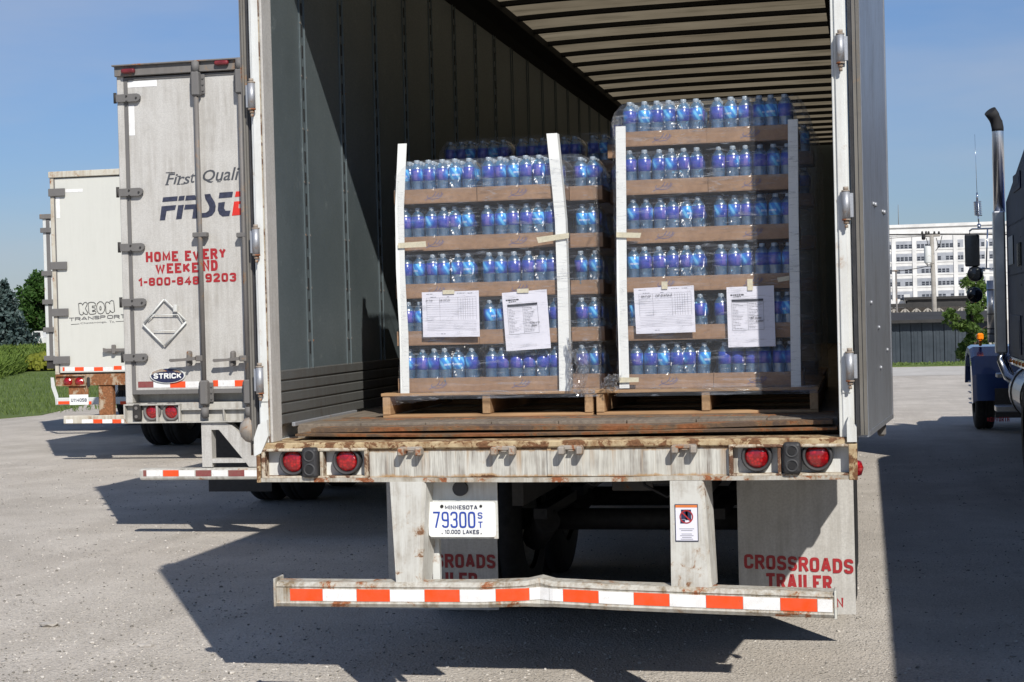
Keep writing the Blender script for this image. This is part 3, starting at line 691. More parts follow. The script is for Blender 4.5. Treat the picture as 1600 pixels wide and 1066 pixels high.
# sill
mb = MB(); mb.box((X0, -.012, 1.186), (X1, .30, 1.217), .006); part('sill_lip', mb, M['lip_rust'], A)
xa, xb = PX(577, 0, 722), PX(1141, 0, 722)
mb = MB(); mb.box((xa, .006, 1.062), (xb, .03, 1.187)); mb.box((xa-.03, .03, 1.062), (xb+.03, .12, 1.187)); 
mb.box((PX(852, 0), .0, 1.064), (PX(858, 0), .008, 1.186)); part('sill_face', mb, M['sill_paint'], A)
rings = []
for i in range(21):
    t = i/20; x = X0+(X1-X0)*t; d = -.006*math.exp(-((t-.5)/.3)**2)+.004*math.exp(-((t-.72)/.04)**2); rings.append([Vector((x, -.02, 1.046+d)), Vector((x, -.02, 1.064+d)), Vector((x, .15, 1.066+d)), Vector((x, .15, 1.046+d))])
mb = MB(); mb.loft(rings); part('sill_flange', mb, M['guard_white'], A)
def lampbox(px0, px1, divs, lamps, bump_px):
    x0, x1 = PX(px0, 0, 722), PX(px1, 0, 722)
    mb = MB(); mb.box((x0+.006, .036, 1.07), (x1-.006, .05, 1.182)); bx = part('lamp_recess', mb, M['white_a'], A)
    mb = MB(); r = .012
    mb.box((x0-.004, -.022, 1.062), (x0+r, .058, 1.190), .003); mb.box((x1-r, -.022, 1.062), (x1+.004, .058, 1.190), .003)
    mb.box((x0-.004, -.024, 1.179), (x1+.004, .058, 1.193), .004); mb.box((x0-.002, -.021, 1.060), (x1+.002, .058, 1.071), .003)
    for d in divs: X = PX(d, 0, 722); mb.box((X-.007, -.018, 1.069), (X+.007, .058, 1.182), .002)
    part('recess_rim', mb, M['rim_rust'], bx)
    for (lx, ly) in lamps:
        c = P(lx, ly, 0); mb = MB(); mb.lathe([(.064, .058), (.065, .02), (.062, -.004), (.057, -.007), (.051, -.004), (.049, .012)], c, 'Y', 32)
        l = part('tail_lamp', mb, M['rubber_grey'], A)
        mb = MB(); mb.lathe([(.0, -.004), (.02, -.003), (.04, .002), (.050, .010), (.051, .022)], c, 'Y', 32); part('red_lens', mb, M['red_lens'], l)
    c = P(bump_px[0], bump_px[1], 0); mb = MB()
    w = .036; mb.box((c.x-w, -.045, c.z-.066), (c.x+w, .055, c.z+.066), .014, seg=3)
    b = part('dock_bumper', mb, M['black_rubber'], A)
    mb = MB(); 
    for dz in (-.03, .03): mb.lathe([(.019, .004), (.021, -.002), (.027, .0), (.029, .006)], (c.x, -.047, c.z+dz), 'Y', 16)
    part('bolt_collar', mb, M['rubber_grey'], b, 'stuff'); mb = MB()
    for dz in (-.03, .03): mb.cyl((c.x, -.0475, c.z+dz), (c.x, -.03, c.z+dz), .016, seg=14)
    part('bolt_hole', mb, M['dark'], b, 'stuff')
lampbox(412, 575, [504], [(457, 721), (541, 720)], (488, 722))
lampbox(1141, 1334, [1218], [(1182, 714), (1277, 713)], (1238, 715))
mb = MB(); mb.box((X0-.005, -.0265, 1.0435), (X0+.012, .02, 1.192), .002); part('sill_end', mb, M['lip_rust'], A)
mb = MB(); mb.box((X1-.03, -.0265, 1.0435), (X1+.0045, .02, 1.192), .002); part('sill_end', mb, M['lip_rust'], A)
# four lug brackets on the sill
for (px, py) in [(643, 703), (788, 702), (893, 701), (1070, 699)]:
    c = P(px, py, -.01); mb = MB()
    mb.box((c.x-.05, -.018, c.z-.006), (c.x+.05, .008, c.z+.014), .004); mb.box((c.x-.054, -.056, c.z-.024), (c.x-.026, .006, c.z+.012), .006); mb.box((c.x+.024, -.054, c.z-.024), (c.x+.052, .006, c.z+.012), .006)
    mb.box((c.x-.012, -.03, c.z-.010), (c.x+.012, .006, c.z-.0065), .002); part('lug_bracket', mb, M['lug_grey'], A)
# underride guard: legs, bent bar, tape
for (t0, t1, b0, b1) in [((612, 757), (667, 757), (622, 912), (660, 912)), ((1048, 760), (1100, 760), (1050, 917), (1113, 917))]:
    xa, xb = PX(t0[0], 0, 757), PX(t1[0], 0, 757); xc, xd = PX(b0[0], 0, 912), PX(b1[0], 0, 912); zt, zb = 1.044, .595
    mb = MB(); mb.loft([[Vector((xa, -.0285, zt)), Vector((xb-.014, -.0285, zt)), Vector((xb+.0, -.01, zt)), Vector((xb+.02, .13, zt)), Vector((xa-.004, .13, zt))], [Vector((xc, -.0285, zb)), Vector((xd-.012, -.0285, zb)), Vector((xd, -.01, zb)), Vector((xd+.012, .12, zb)), Vector((xc-.004, .12, zb))]])
    leg = part('guard_leg', mb, M['leg_white'], A)
    mb = MB(); mb.box((xb-.022, .135, zb-.03), (xb+.012, .17, zt-.02), .003); part('leg_flange', mb, M['white_a'], leg)
GZ = [(-1.218, .553, 0), (-.8, .553, 0), (-.3, .556, .002), (-.1, .563, .01), (-.04, .566, .03), (.02, .562, .012), (.3, .553, .0), (.75, .541, -.004), (1.196, .531, -.006)]
rings = []
for i, (x, z, dy) in enumerate(GZ):
    h = .054 if abs(x+.04) > .02 else .062
    pr_ = [(-.038, -h), (-.05, -h+.016), (-.046, -.032), (-.046, .030), (-.052, h-.018), (-.034, h), (.04, h+.003), (.05, h-.01), (.05, -h)]
    rings.append([Vector((x, u+dy, z+w)) for u, w in pr_])
mb = MB(); mb.loft(rings); g = part('underride_guard', mb, M['guard_white'], A)
mb = MB(); mb.box((-1.226, -.062, .50), (-1.217, .052, .625), .002); mb.box((1.196, -.06, .475), (1.206, .05, .592), .002); part('end_plate', mb, M['white_rusty'], g)
def guard_at(x):
    for (a, za, da), (b, zb, db) in zip(GZ, GZ[1:]):
        if a <= x <= b+1e-6: t = (x-a)/(b-a); return za+(zb-za)*t, da+(db-da)*t
    return GZ[-1][1], GZ[-1][2]
segs = [443, 453, 504, 557, 609, 663, 718, 774, 826, 857, 879, 935, 990, 1046, 1103, 1161, 1219, 1277, 1301]
cols = ['white_rusty', 'r', 'w', 'r', 'w', 'r', 'w', 'r', 'w', 'w', 'r', 'w', 'r', 'w', 'r', 'w', 'r', 'w']
for a, b, c in zip(segs, segs[1:], cols):
    if c == 'white_rusty': continue
    xa, xb = PX(a, -.05, 935)+.0008, PX(b, -.05, 935)-.0008; st = [xa]+[q[0] for q in GZ if xa < q[0] < xb]+[xb]; rings = []
    for x in st:
        z, dy = guard_at(x); rings.append([Vector((x, dy-.0466, z-.027)), Vector((x, dy-.0480, z-.027)), Vector((x, dy-.0480, z+.025)), Vector((x, dy-.0466, z+.025))])
    mb = MB(); mb.loft(rings); part('reflective_tape', mb, M['tape_red' if c == 'r' else 'tape_white'], g, label=('orange-red' if c == 'r' else 'silver-white')+' reflective tape piece')
# licence plate and its hanger
hx0, hx1 = PX(670, .06, 790), PX(776, .06, 790)
mb = MB(); mb.box((hx0-.02, .075, PZ(720, 842, .07)), (hx1, .085, 1.045)); hp = part('plate_hanger', mb, M['white_a'], A)
mb = MB(); c = P(720, 763, .07); mb.cyl((c.x, .05, c.z), (c.x, .078, c.z), .033, seg=20); part('plate_lamp', mb, M['rubber_grey'], hp)
px0, px1, pz0, pz1 = PX(670, .05, 812), PX(775, .05, 812), PZ(722, 839, .05), PZ(722, 784, .05)
mb = MB()
def rrect(x0, x1, z0, z1, r, n=4):
    o = []
    for (cx, cz, a0) in ((x1-r, z1-r, 0), (x0+r, z1-r, 90), (x0+r, z0+r, 180), (x1-r, z0+r, 270)):
        for k in range(n+1): a = R(a0+90*k/n); o.append((cx+r*math.cos(a), cz+r*math.sin(a)))
    return o
mb.prism(rrect(px0, px1, pz0, pz1, .014), .046, .049); plt = part('licence_plate', mb, M['board_white'], A)
w = px1-px0; h = pz1-pz0; sl_ = .002
def pl(u): return px0+w*u
def pv(v): return pz0+h*v
block('MINNESOTA', M['plate_dark'], plt, pl(.25), pl(.735), pv(.785), pv(.90), .0448, .2, .5)
block('79300', M['plate_blue'], plt, pl(.07), pl(.70), pv(.26), pv(.72), .0448, .11, .52)
block('S', M['plate_blue'], plt, pl(.735), pl(.805), pv(.52), pv(.70), .0448, .18)
block('T', M['plate_blue'], plt, pl(.74), pl(.805), pv(.26), pv(.44), .0448, .17)
block('10,000 LAKES', M['plate_dark'], plt, pl(.24), pl(.75), pv(.09), pv(.205), .0448, .17, .5)
mb = MB()
for u, v, r in ((.205, .87, .0075), (.785, .875, .0062), (.20, .10, .0022), (.78, .10, .0022)): mb.cyl((pl(u), .0432, pv(v)), (pl(u), .046, pv(v)), r, seg=12)
part('bolt_hole', mb, M['dark'], plt, 'stuff')
# warning decal on the guard leg
lx0, lx1, lz0, lz1 = PX(1055, -.03, 818), PX(1091, -.03, 818), PZ(1073, 846, -.03), PZ(1073, 788, -.03)
mb = MB(); mb.box((lx0, -.0325, lz0), (lx1, -.029, lz1)); dc = part('warning_decal', mb, M['plate_dark'], A)
mb = MB(); mb.box((lx0+.003, -.0345, lz0+.004), (lx1-.003, -.0325, lz1-.014)); part('decal_face', mb, M['paper'], dc)
mb = MB(); mb.box((lx0+.003, -.0345, lz1-.0135), (lx1-.003, -.0325, lz1-.003)); part('decal_band', mb, M['orange_sign'], dc)
cx, cz = (lx0+lx1)/2, lz1-.052; mb = MB()
mb.box((cx-.022, -.0358, cz-.01), (cx+.006, -.0346, cz+.03)); mb.box((cx-.004, -.0358, cz-.014), (cx+.02, -.0346, cz+.03)); mb.box((cx-.026, -.0358, cz-.028), (cx-.006, -.0346, cz-.012)); part('decal_picture', mb, M['plate_dark'], dc)
mb = MB(); mb.lathe([(.0235, -.0366), (.0285, -.0366), (.0285, -.0362), (.0235, -.0362), (.0235, -.0366)], (cx, 0, cz), 'Y', 28, smooth=False); mb.prism([(cx-.0200, cz+.0160), (cx-.0160, cz+.0200), (cx+.0200, cz-.0160), (cx+.0160, cz-.0200)], -.0365, -.0361)
part('prohibition_ring', mb, M['red_text'], dc, 'stuff')
mb = MB()
for j in range(7):
    if j == 2: continue
    q = [.031, .024, 0, .022, .028, .02, .026][j]; z = lz0+.052-j*.0072; mb.box((cx-q, -.0354, z), (cx+q, -.0346, z+.0022))
part('printed_line', mb, M['ink_grey'], dc)
mb = MB(); mb.tube([(.1, 2.0, .98), (.16, 1.95, .82), (.28, 1.93, .76), (.4, 1.95, .8), (.46, 2.0, .95)], .009, 8); part('air_hose', mb, M['black_rubber'], A)
mb = MB(); mb.tube([(-.35, 2.3, 1.0), (-.3, 2.2, .85), (-.15, 2.15, .8), (.02, 2.2, .9)], .009, 8); part('air_hose', mb, M['black_rubber'], A)
mb = MB(); mb.box((-.12, 2.6, .72), (.12, 2.62, .84), .006); part('spring_hanger', mb, M['grey_steel'], A)
# mud flaps
for (a, b, py) in ((607, 774, 880), (1154, 1336, 880)):
    y = 1.72; xa, xb = PX(a, y, py), PX(b, y, py)
    if a < 800: xb = xa+.61; xa = xa
    zb = .175; mb = MB(); rings = []
    for i in range(5):
        t = i/4; x = xa+(xb-xa)*t; rings.append([Vector((x, y, zb)), Vector((x, y, 1.04)), Vector((x, y+.01, 1.04)), Vector((x, y+.01, zb))])
    mb.loft(rings); fl = part('mud_flap', mb, M['white_b'], A)
    if a > 800:
        block('CROSSROADS', M['red_text'], fl, PX(1156, y), PX(1327, y), PZ(1156, 888.5, y), PZ(1156, 866, y), y-.0012, .21, slant=-.024)
        block('TRAILER', M['red_text'], fl, PX(1190, y), PX(1293, y), PZ(1190, 920, y), PZ(1190, 895.5, y), y-.0012, .21, slant=-.013)
        block('N', M['red_text'], fl, PX(1299, y), PX(1310, y), PZ(1300, 949, y), PZ(1300, 934, y), y-.0012, .2)
    else:
        block('CROSSROADS', M['red_text_dark'], fl, PX(609, y), PX(767, y), PZ(767, 888, y)+.004, PZ(767, 866, y)+.004, y-.0012, .21, slant=-.006)
        block('TRAILER', M['red_text_dark'], fl, PX(640, y), PX(738, y), PZ(738, 918, y), PZ(738, 894, y), y-.0012, .21, slant=-.004)
undercarriage(A, 0, 0, LEN, 1.19)
mb = MB(); mb.lathe([(.0, -.012), (.02, -.01), (.034, 0), (.036, .02)], (X1+.004, .05, 1.10), 'Y', 16)
c = P(1343, 730, .4); mb = MB(); mb.lathe([(.036, .0), (.03, .018), (.0, .028)], (X1+.0, .35, c.z), 'X', 16); part('side_marker', mb, M['red_lens'], A)
# hinges on the posts
hm = MB(); hm.cyl((0, 0, -.056), (0, 0, .056), .0165, seg=18); hm.box((-.002, .004, -.05), (.03, .010, .05), .002); hme = hm.mesh('hinge', M['galv'])
pins = []
for sg in (-1, 1):
    pm = MB(); pm.cyl((0, 0, sg*.056), (0, 0, sg*.062), .0175, seg=14); pm.cyl((0, 0, sg*.062), (0, 0, sg*.076), .011, seg=8)
    if sg < 0: pm.cyl((0, 0, -.092), (0, 0, -.08), .007, seg=8)
    pins.append(pm.mesh('hinge_pin', M['lug_grey']))
for side, hs in ((-1, [(393, 150), (400, 378), (406, 594)]), (1, [(1313, 76), (1322, 321), (1328, 573)])):
    for (px, py) in hs:
        c = P(px, py, -.03)
        o = bpy.data.objects.new('hinge', hme); COL.objects.link(o); o.parent = A; o.location = c; o.scale = (side, 1, 1)
        for pme in pins: q = bpy.data.objects.new('hinge_pin', pme); COL.objects.link(q); q.parent = o
# doors swung open along the sides
def door(x0, y0, x1, y1, th, name, lab, inner):
    """a leaf from hinge (x0, y0) to free edge (x1, y1)"""
    d = Vector((x1-x0, y1-y0, 0)); ln = d.length; d.normalize(); nn = Vector((d.y, -d.x, 0))   # nn points to the side away from the trailer for the +x leaf
    if x0 < 0: nn = -nn
    z0, z1 = 1.215, 3.86
    def slab(mb, a, b, n0, n1, za, zb, bev=0):
        pts = [Vector((x0, y0, 0))+d*u+nn*w for u, w in ((a, n0), (b, n0), (b, n1), (a, n1))]
        mb.prism([(p.x, p.y) for p in pts], za, zb, 'Z')
    mb = MB(); slab(mb, .031, ln-.021, -th+.004, -.002, z0+.023, z1-.051); leaf = part('door_leaf', mb, inner, A, label=lab)
    mb = MB()
    slab(mb, 0, .03, -th, 0, z0, z1); slab(mb, ln-.02, ln, -th, 0.002, z0, z1); slab(mb, .031, ln-.021, -th, .002, z0, z0+.022); slab(mb, .031, ln-.021, -th, .002, z1-.05, z1)
    part('door_frame', mb, M['door_inner'] if x0 > 0 else M['door_edge'], leaf)
    for w in (-th*.18, -th*.5, -th*.82):
        mb = MB(); slab(mb, -.012, -.0006, w-th*.13, w+th*.13, z0+.01, z1); part('door_seal', mb, M['black_rubber'] if w < -th*.7 else M['door_edge'], leaf)
    return leaf, d, nn, ln
lf, d, nn, ln = door(1.350, .03, 1.466, 1.22, .05, 'door', 'bare dented metal inner face of the open door', M['door_inner'])
mb = MB()
for (u, z) in [(.22, 3.35), (.42, 2.2), (.86, 2.19), (.22, 1.77), (.55, 1.66), (.95, 1.55), (.6, 1.48)]:
    p = Vector((1.350, .03, z))+d*u+nn*.0
    mb.cyl(p-nn*.002, p+nn*.007, .011, .007, 10)
    if u in (.42, .86): p = p+d*.07; mb.cyl(p-nn*.002, p+nn*.010, .014, .009, 10)
part('bolt', mb, M['galv'], lf, 'stuff')
mb = MB(); mb.box((1.39, 1.05, 1.14), (1.43, 1.14, 1.21), .01); part('door_holdback', mb, M['grey_steel'], A)
lf2, d2, n2, l2 = door(-1.337, .03, -1.350, 1.23, .036, 'door', 'grey-edged door folded flat along the side', M['white_b'])
for w in (.0,):
    mb = MB(); mb.tube([Vector((-1.345, .04, 1.16)), Vector((-1.345, .04, 3.9))], .006, 8); part('lock_rod', mb, M['grey_steel'], lf2)
mb = MB(); c = P(392, 672, .05); mb.lathe([(.0, -.03), (.045, -.02), (.06, .01), (.04, .04), (0, .05)], c, 'Y', 12); part('rod_cam', mb, M['lug_grey'], lf2)

# ================================================================== PALLETS AND LOADS
YF = .66
def pallet(xa, y, zf, label):
    t = thing('pallet', (xa, y, zf), label, 'pallet', 'wooden pallets in the open trailer')
    w, dp = 1.016, 1.219; rnd = random.Random(int(xa*100)+int(y*10))
    for i, x in enumerate((0, w/2-.019, w-.038)):
        mb = MB(); mb.box((xa+x, y, zf+.014), (xa+x+.038, y+dp, zf+.102), .003); part('stringer', mb, M['pallet_wood_y'], t)
    for yy, ww in ((0.004, .09), (.56, .09), (1.125, .09)):
        mb = MB(); mb.box((xa, y+yy, zf), (xa+w, y+yy+ww, zf+.0135), .002); part('bottom_board', mb, M['pallet_wood'], t)
    for k in range(7):
        yy = .0+k*.186; d = rnd.uniform(-.002, .002); mb = MB(); mb.box((xa-.004+d, y+yy-.006, zf+.1025), (xa+w+.004+d, y+yy+.09, zf+.118+d*.5), .002); part('deck_board', mb, M['pallet_wood'], t)
    return t
# shared bottle meshes, origin at the base on the axis
PI = math.pi
b = MB(); b.lathe([(.0, .004), (.022, .002), (.028, .004), (.0295, .012), (.0285, .022), (.0297, .03), (.0287, .040), (.0297, .05), (.0285, .060), (.0297, .070), (.0287, .080), (.0297, .090), (.0303, .10), (.0305, .160), (.0298, .165), (.026, .172), (.0195, .180), (.0140, .186), (.0125, .189), (.0125, .199)], seg=18); BODY = b.mesh('bottle_body', M['bottle_clear'])
b = MB(); b.lathe([(.0302, .1045), (.0309, .1048), (.0309, .1605), (.0302, .161)], seg=20); LAB = b.mesh('label_band', M['bottle_label'])
b = MB(); b.lathe([(.0137, .189), (.0141, .190), (.0141, .202), (.0130, .2045), (.0, .2045)], seg=14); CAP = b.mesh('cap', M['bottle_cap'])
def bottle(p, rot, label, group, rnd):
    t = bpy.data.objects.new('water_bottle', None); COL.objects.link(t); t.location = p; t.rotation_euler = (rnd.gauss(0, .022), rnd.gauss(0, .022), rot); t.empty_display_size = .03
    tag(t, label, 'bottle', group)
    for nm, me in (('bottle_body', BODY), ('label_band', LAB), ('cap', CAP)):
        o = bpy.data.objects.new(nm, me); COL.objects.link(o); o.parent = t
    return t
HID = [[], [], []]    # bottles further in, kept as joined stuff per load
BP = .0613; MX = .018
ORD = ['first', 'second', 'third', 'fourth', 'fifth', 'sixth']
LAY = ['bottom', 'second', 'third', 'fourth', 'fifth', 'top']
def tray_mesh(nx, ny, logo=True):
    w, d, h = nx*BP+2*MX, ny*BP+.004, .068; th = .003; mb = MB()
    mb.box((0, 0, 0), (w, d, .003)); mb.box((0, 0, .0032), (w, th, h), .001); mb.box((0, d-th, .0032), (w, d, h), .001); mb.box((0, th+.0003, .0032), (th, d-th-.0003, h), .001); mb.box((w-th, th+.0003, .0032), (w, d-th-.0003, h), .001)
    me = mb.mesh('cardboard_tray', M['cardboard'])
    # printed leaf-like flourish on the front
    lm = None
    if logo:
        mb = MB(); cx = w*.5
        def ribbon(pts, wid):
            for (a, b_) in zip(pts, pts[1:]):
                A_, B_ = Vector((a[0]+cx, -.0007, a[1])), Vector((b_[0]+cx, -.0007, b_[1])); d_ = (B_-A_).normalized(); n_ = Vector((-d_.z, 0, d_.x))*wid/2
                mb.quad(A_-n_, B_-n_, B_+n_, A_+n_)
        ribbon([(-.05, .014), (-.035, .022), (-.01, .019), (.015, .021), (.032, .032), (.04, .045)], .003)
        ribbon([(-.032, .04), (-.04, .03), (-.03, .024), (-.012, .03), (.0, .04)], .0025)
        ribbon([(.0, .03), (.012, .036), (.02, .048)], .004); ribbon([(.012, .028), (.03, .038), (.034, .05)], .0035); ribbon([(-.01, .032), (.0, .044), (.004, .054)], .003)
        lm = mb.mesh('printed_logo', M['tray_ink'], recalc=False)
    # shrink wrap hugging tray and shoulders
    mb = MB(); e = .003; rings = []
    for (g, z) in ((e, .05), (e, .07), (-.011, .105), (-.014, .165), (-.026, .19), (-.040, .207), (-.06, .210)):
        a, b_, c, d2 = -g, w+g, -g, d+g; r = .012; ring = []
        for (qx, qy, a0) in ((b_-r, d2-r, 0), (a+r, d2-r, 90), (a+r, c+r, 180), (b_-r, c+r, 270)):
            for k in range(3): an = R(a0+45*k); ring.append(Vector((qx+r*math.cos(an), qy+r*math.sin(an), z)))
        rings.append(ring)
    mb.loft(rings, caps=False, smooth=True); fm = mb.mesh('shrink_wrap', M['shrink_film'])
    return me, lm, fm, w, d
TR = {(6, 4): tray_mesh(6, 4), (2, 4): tray_mesh(2, 4, False)}
def add_tray(x, y, z, nx, ny, label, group):
    me, lm, fm, w, d = TR[(nx, ny)]
    t = bpy.data.objects.new('cardboard_tray', me); COL.objects.link(t); t.location = (x, y, z); tag(t, label, 'tray', group)
    if lm: o = bpy.data.objects.new('printed_logo', lm); COL.objects.link(o); o.parent = t
    o = bpy.data.objects.new('shrink_wrap', fm); COL.objects.link(o); o.parent = t
    return t
def load(idx, xs, y0, z0, layers, name, cols, rows_top, front_layers, lean):
    """xs: left edge of each tray column with (nx, ny, setback, wording)"""
    rnd = random.Random(idx+11); pitch = .2245
    for L_ in range(layers):
        z = z0+L_*pitch; jx = lean*L_+rnd.uniform(-.004, .004); jy = rnd.uniform(-.006, .006); lw = 'top' if L_ == layers-1 else LAY[L_]
        for ci, (x, nx, ny, sb, word) in enumerate(xs):
            tx, ty = x+jx+rnd.uniform(-.002, .002), y0+sb+jy
            add_tray(tx, ty, z, nx, ny, f'brown cardboard tray of water bottles, {word}, {lw} layer of the {name} load', f'bottle trays of the {name} load')
            if nx == 6: add_tray(tx, ty+.252, z, nx, ny, f'brown cardboard tray hidden behind the {word}, {lw} layer, {name} load', f'bottle trays of the {name} load') if L_ == layers-1 else None
            for r_ in range(ny*(2 if nx == 6 else 1)):
                for c_ in range(nx):
                    p = (tx+MX+BP*(c_+.5)+rnd.uniform(-.001, .001), ty+.002+BP*(r_+.5)+(.004 if r_ >= ny else 0)+rnd.uniform(-.002, .002), z+.0035)
                    vis = (r_ == 0 and L_ >= front_layers) or (L_ == layers-1 and 0 < r_ < rows_top and nx == 6)
                    if vis:
                        rr = '' if r_ == 0 else f'{ORD[r_]} row back, '
                        pos = ORD[c_]
                        bottle(p, rnd.choice([0, .2, .6, -.6, -1.0, 3.3, 1.0, -.2, -2.1, 2.4, 1.6])+PI/2+rnd.uniform(-.3, .3), f'water bottle {pos} from wall side, {rr}{word}, {lw} layer, {name} load', f'water bottles in the {name} load', rnd)
                    elif r_ < 3 and L_ >= front_layers-1: HID[min(idx, 2)].append(p)
        if idx < 2 or L_ >= layers-2: pass
ZP = ZF+.1185
pallet(-.919, YF, ZF+.0005, 'wooden pallet under the shorter load of water beside the slotted wall')
pallet(.114, YF, ZF+.0005, 'wooden pallet under the taller load of water by the hinged post')
pallet(-.93, 1.96, ZF+.0005, 'wooden pallet under the load standing behind the shorter one')
pallet(.10, 1.96, ZF+.0005, 'wooden pallet under the load standing behind the taller one')
load(0, [(-.846, 6, 4, .0, 'wall-side tray'), (-.441, 6, 4, .0, 'middle tray'), (-.034, 2, 4, .20, 'narrow inner tray')], YF+.02, ZP+.001, 5, 'shorter', 3, 4, 0, .0015)
load(1, [(.118, 2, 4, .52, 'narrow inner tray'), (.254, 6, 4, .0, 'middle tray'), (.6585, 6, 4, .0, 'wall-side tray')], YF+.02, ZP+.001, 6, 'taller', 3, 4, 0, -.0005)
load(2, [(-.95, 6, 4, .0, 'wall-side tray'), (-.545, 6, 4, .0, 'middle tray'), (-.135, 2, 4, .0, 'narrow inner tray')], 2.0, ZP+.001, 6, 'rear wall', 3, 1, 5, .0)
load(3, [(.12, 6, 4, .0, 'inner tray'), (.525, 6, 4, .0, 'middle tray'), (.932, 2, 4, .0, 'narrow outer tray')], 2.0, ZP+.001, 6, 'rear aisle', 3, 1, 5, .0)
def hidden(ps, nm, lab):
    prof = [(.0, .004), (.0285, .006), (.0287, .065), (.0300, .07), (.0300, .104), (.0305, .1041), (.0305, .16), (.03, .1602), (.0295, .165), (.020, .180), (.013, .188), (.014, .186), (.014, .203), (.0, .203)]
    vs = []; fs = []; mi = []; sg = 8
    for (x, y, z) in ps:
        k = len(vs)
        for (r, h) in prof:
            for j in range(sg): a = 2*PI*j/sg; vs.append((x+r*math.cos(a), y+r*math.sin(a), z+h))
        for i in range(len(prof)-1):
            for j in range(sg):
                fs.append((k+i*sg+j, k+i*sg+(j+1) % sg, k+(i+1)*sg+(j+1) % sg, k+(i+1)*sg+j)); mi.append(1 if i == 5 else (2 if i >= 11 else 0))
    me = bpy.data.meshes.new(nm); me.from_pydata(vs, [], fs)
    for m in ('bottle_clear', 'label_plain', 'bottle_cap'): me.materials.append(M[m])
    me.polygons.foreach_set('material_index', mi); me.polygons.foreach_set('use_smooth', [True]*len(fs)); me.update()
    o = bpy.data.objects.new(nm, me); COL.objects.link(o); tag(o, lab, None, None, 'stuff')
m_simple('label_plain', (.035, .035, .26), (.04, .16, .5), 25, .3, 0)
hidden(HID[0], 'inner_water_bottle', 'blue labelled bottles further inside the shorter load')
hidden(HID[1], 'inner_water_bottle', 'blue labelled bottles further inside the taller load')
hidden(HID[2], 'inner_water_bottle', 'blue labelled bottles further inside the rear loads')

# corner boards: bent white angle strips
def cboard(pts, wid, ret, y, lab, mat='board_white', fold=-1):
    rings = []
    P_ = [P(px, py, y) for px, py in pts]; n = 14
    fine = []
    for a, b_ in zip(P_, P_[1:]):
        for k in range(4): fine.append(a.lerp(b_, k/4))
    fine.append(P_[-1])
    for p in fine:
        x0, x1 = p.x, p.x+wid; yy = y+.003*math.sin(p.z*9); t = .004
        if ret > 0: q = [(x0, yy), (x1, yy), (x1, yy+ret), (x1-t, yy+ret), (x1-t, yy+t), (x0, yy+t)]
        else: q = [(x0, yy), (x1, yy), (x1, yy+t), (x0+t, yy+t), (x0+t, yy-ret), (x0, yy-ret)]
        rings.append([Vector((u, v, p.z)) for u, v in q])
    mb = MB(); mb.loft(rings); c = P_[-1]
    return solo('corner_board', mb, M[mat], lab, 'corner board', 'white corner boards on the loads', loc=(c.x, y, c.z))
cboard([(622, 225), (617, 325), (619, 420), (624, 520), (626, 618)], .043, -.05, YF-.004, 'white cardboard corner board against the dark wall on the shorter load, bowed')
cboard([(854, 209), (862, 290), (867, 345), (871, 450), (874, 613)], .050, .055, YF-.005, 'creased white corner board facing the gap on the shorter load')
cboard([(962, 198), (963, 330), (964, 450), (968, 607)], .046, -.05, YF-.006, 'clean white corner board facing the gap on the taller load')
cboard([(1231, 187), (1232, 330), (1234, 450), (1236, 605)], .044, .05, YF-.004, 'shaded corner board beside the hinged post on the taller load')
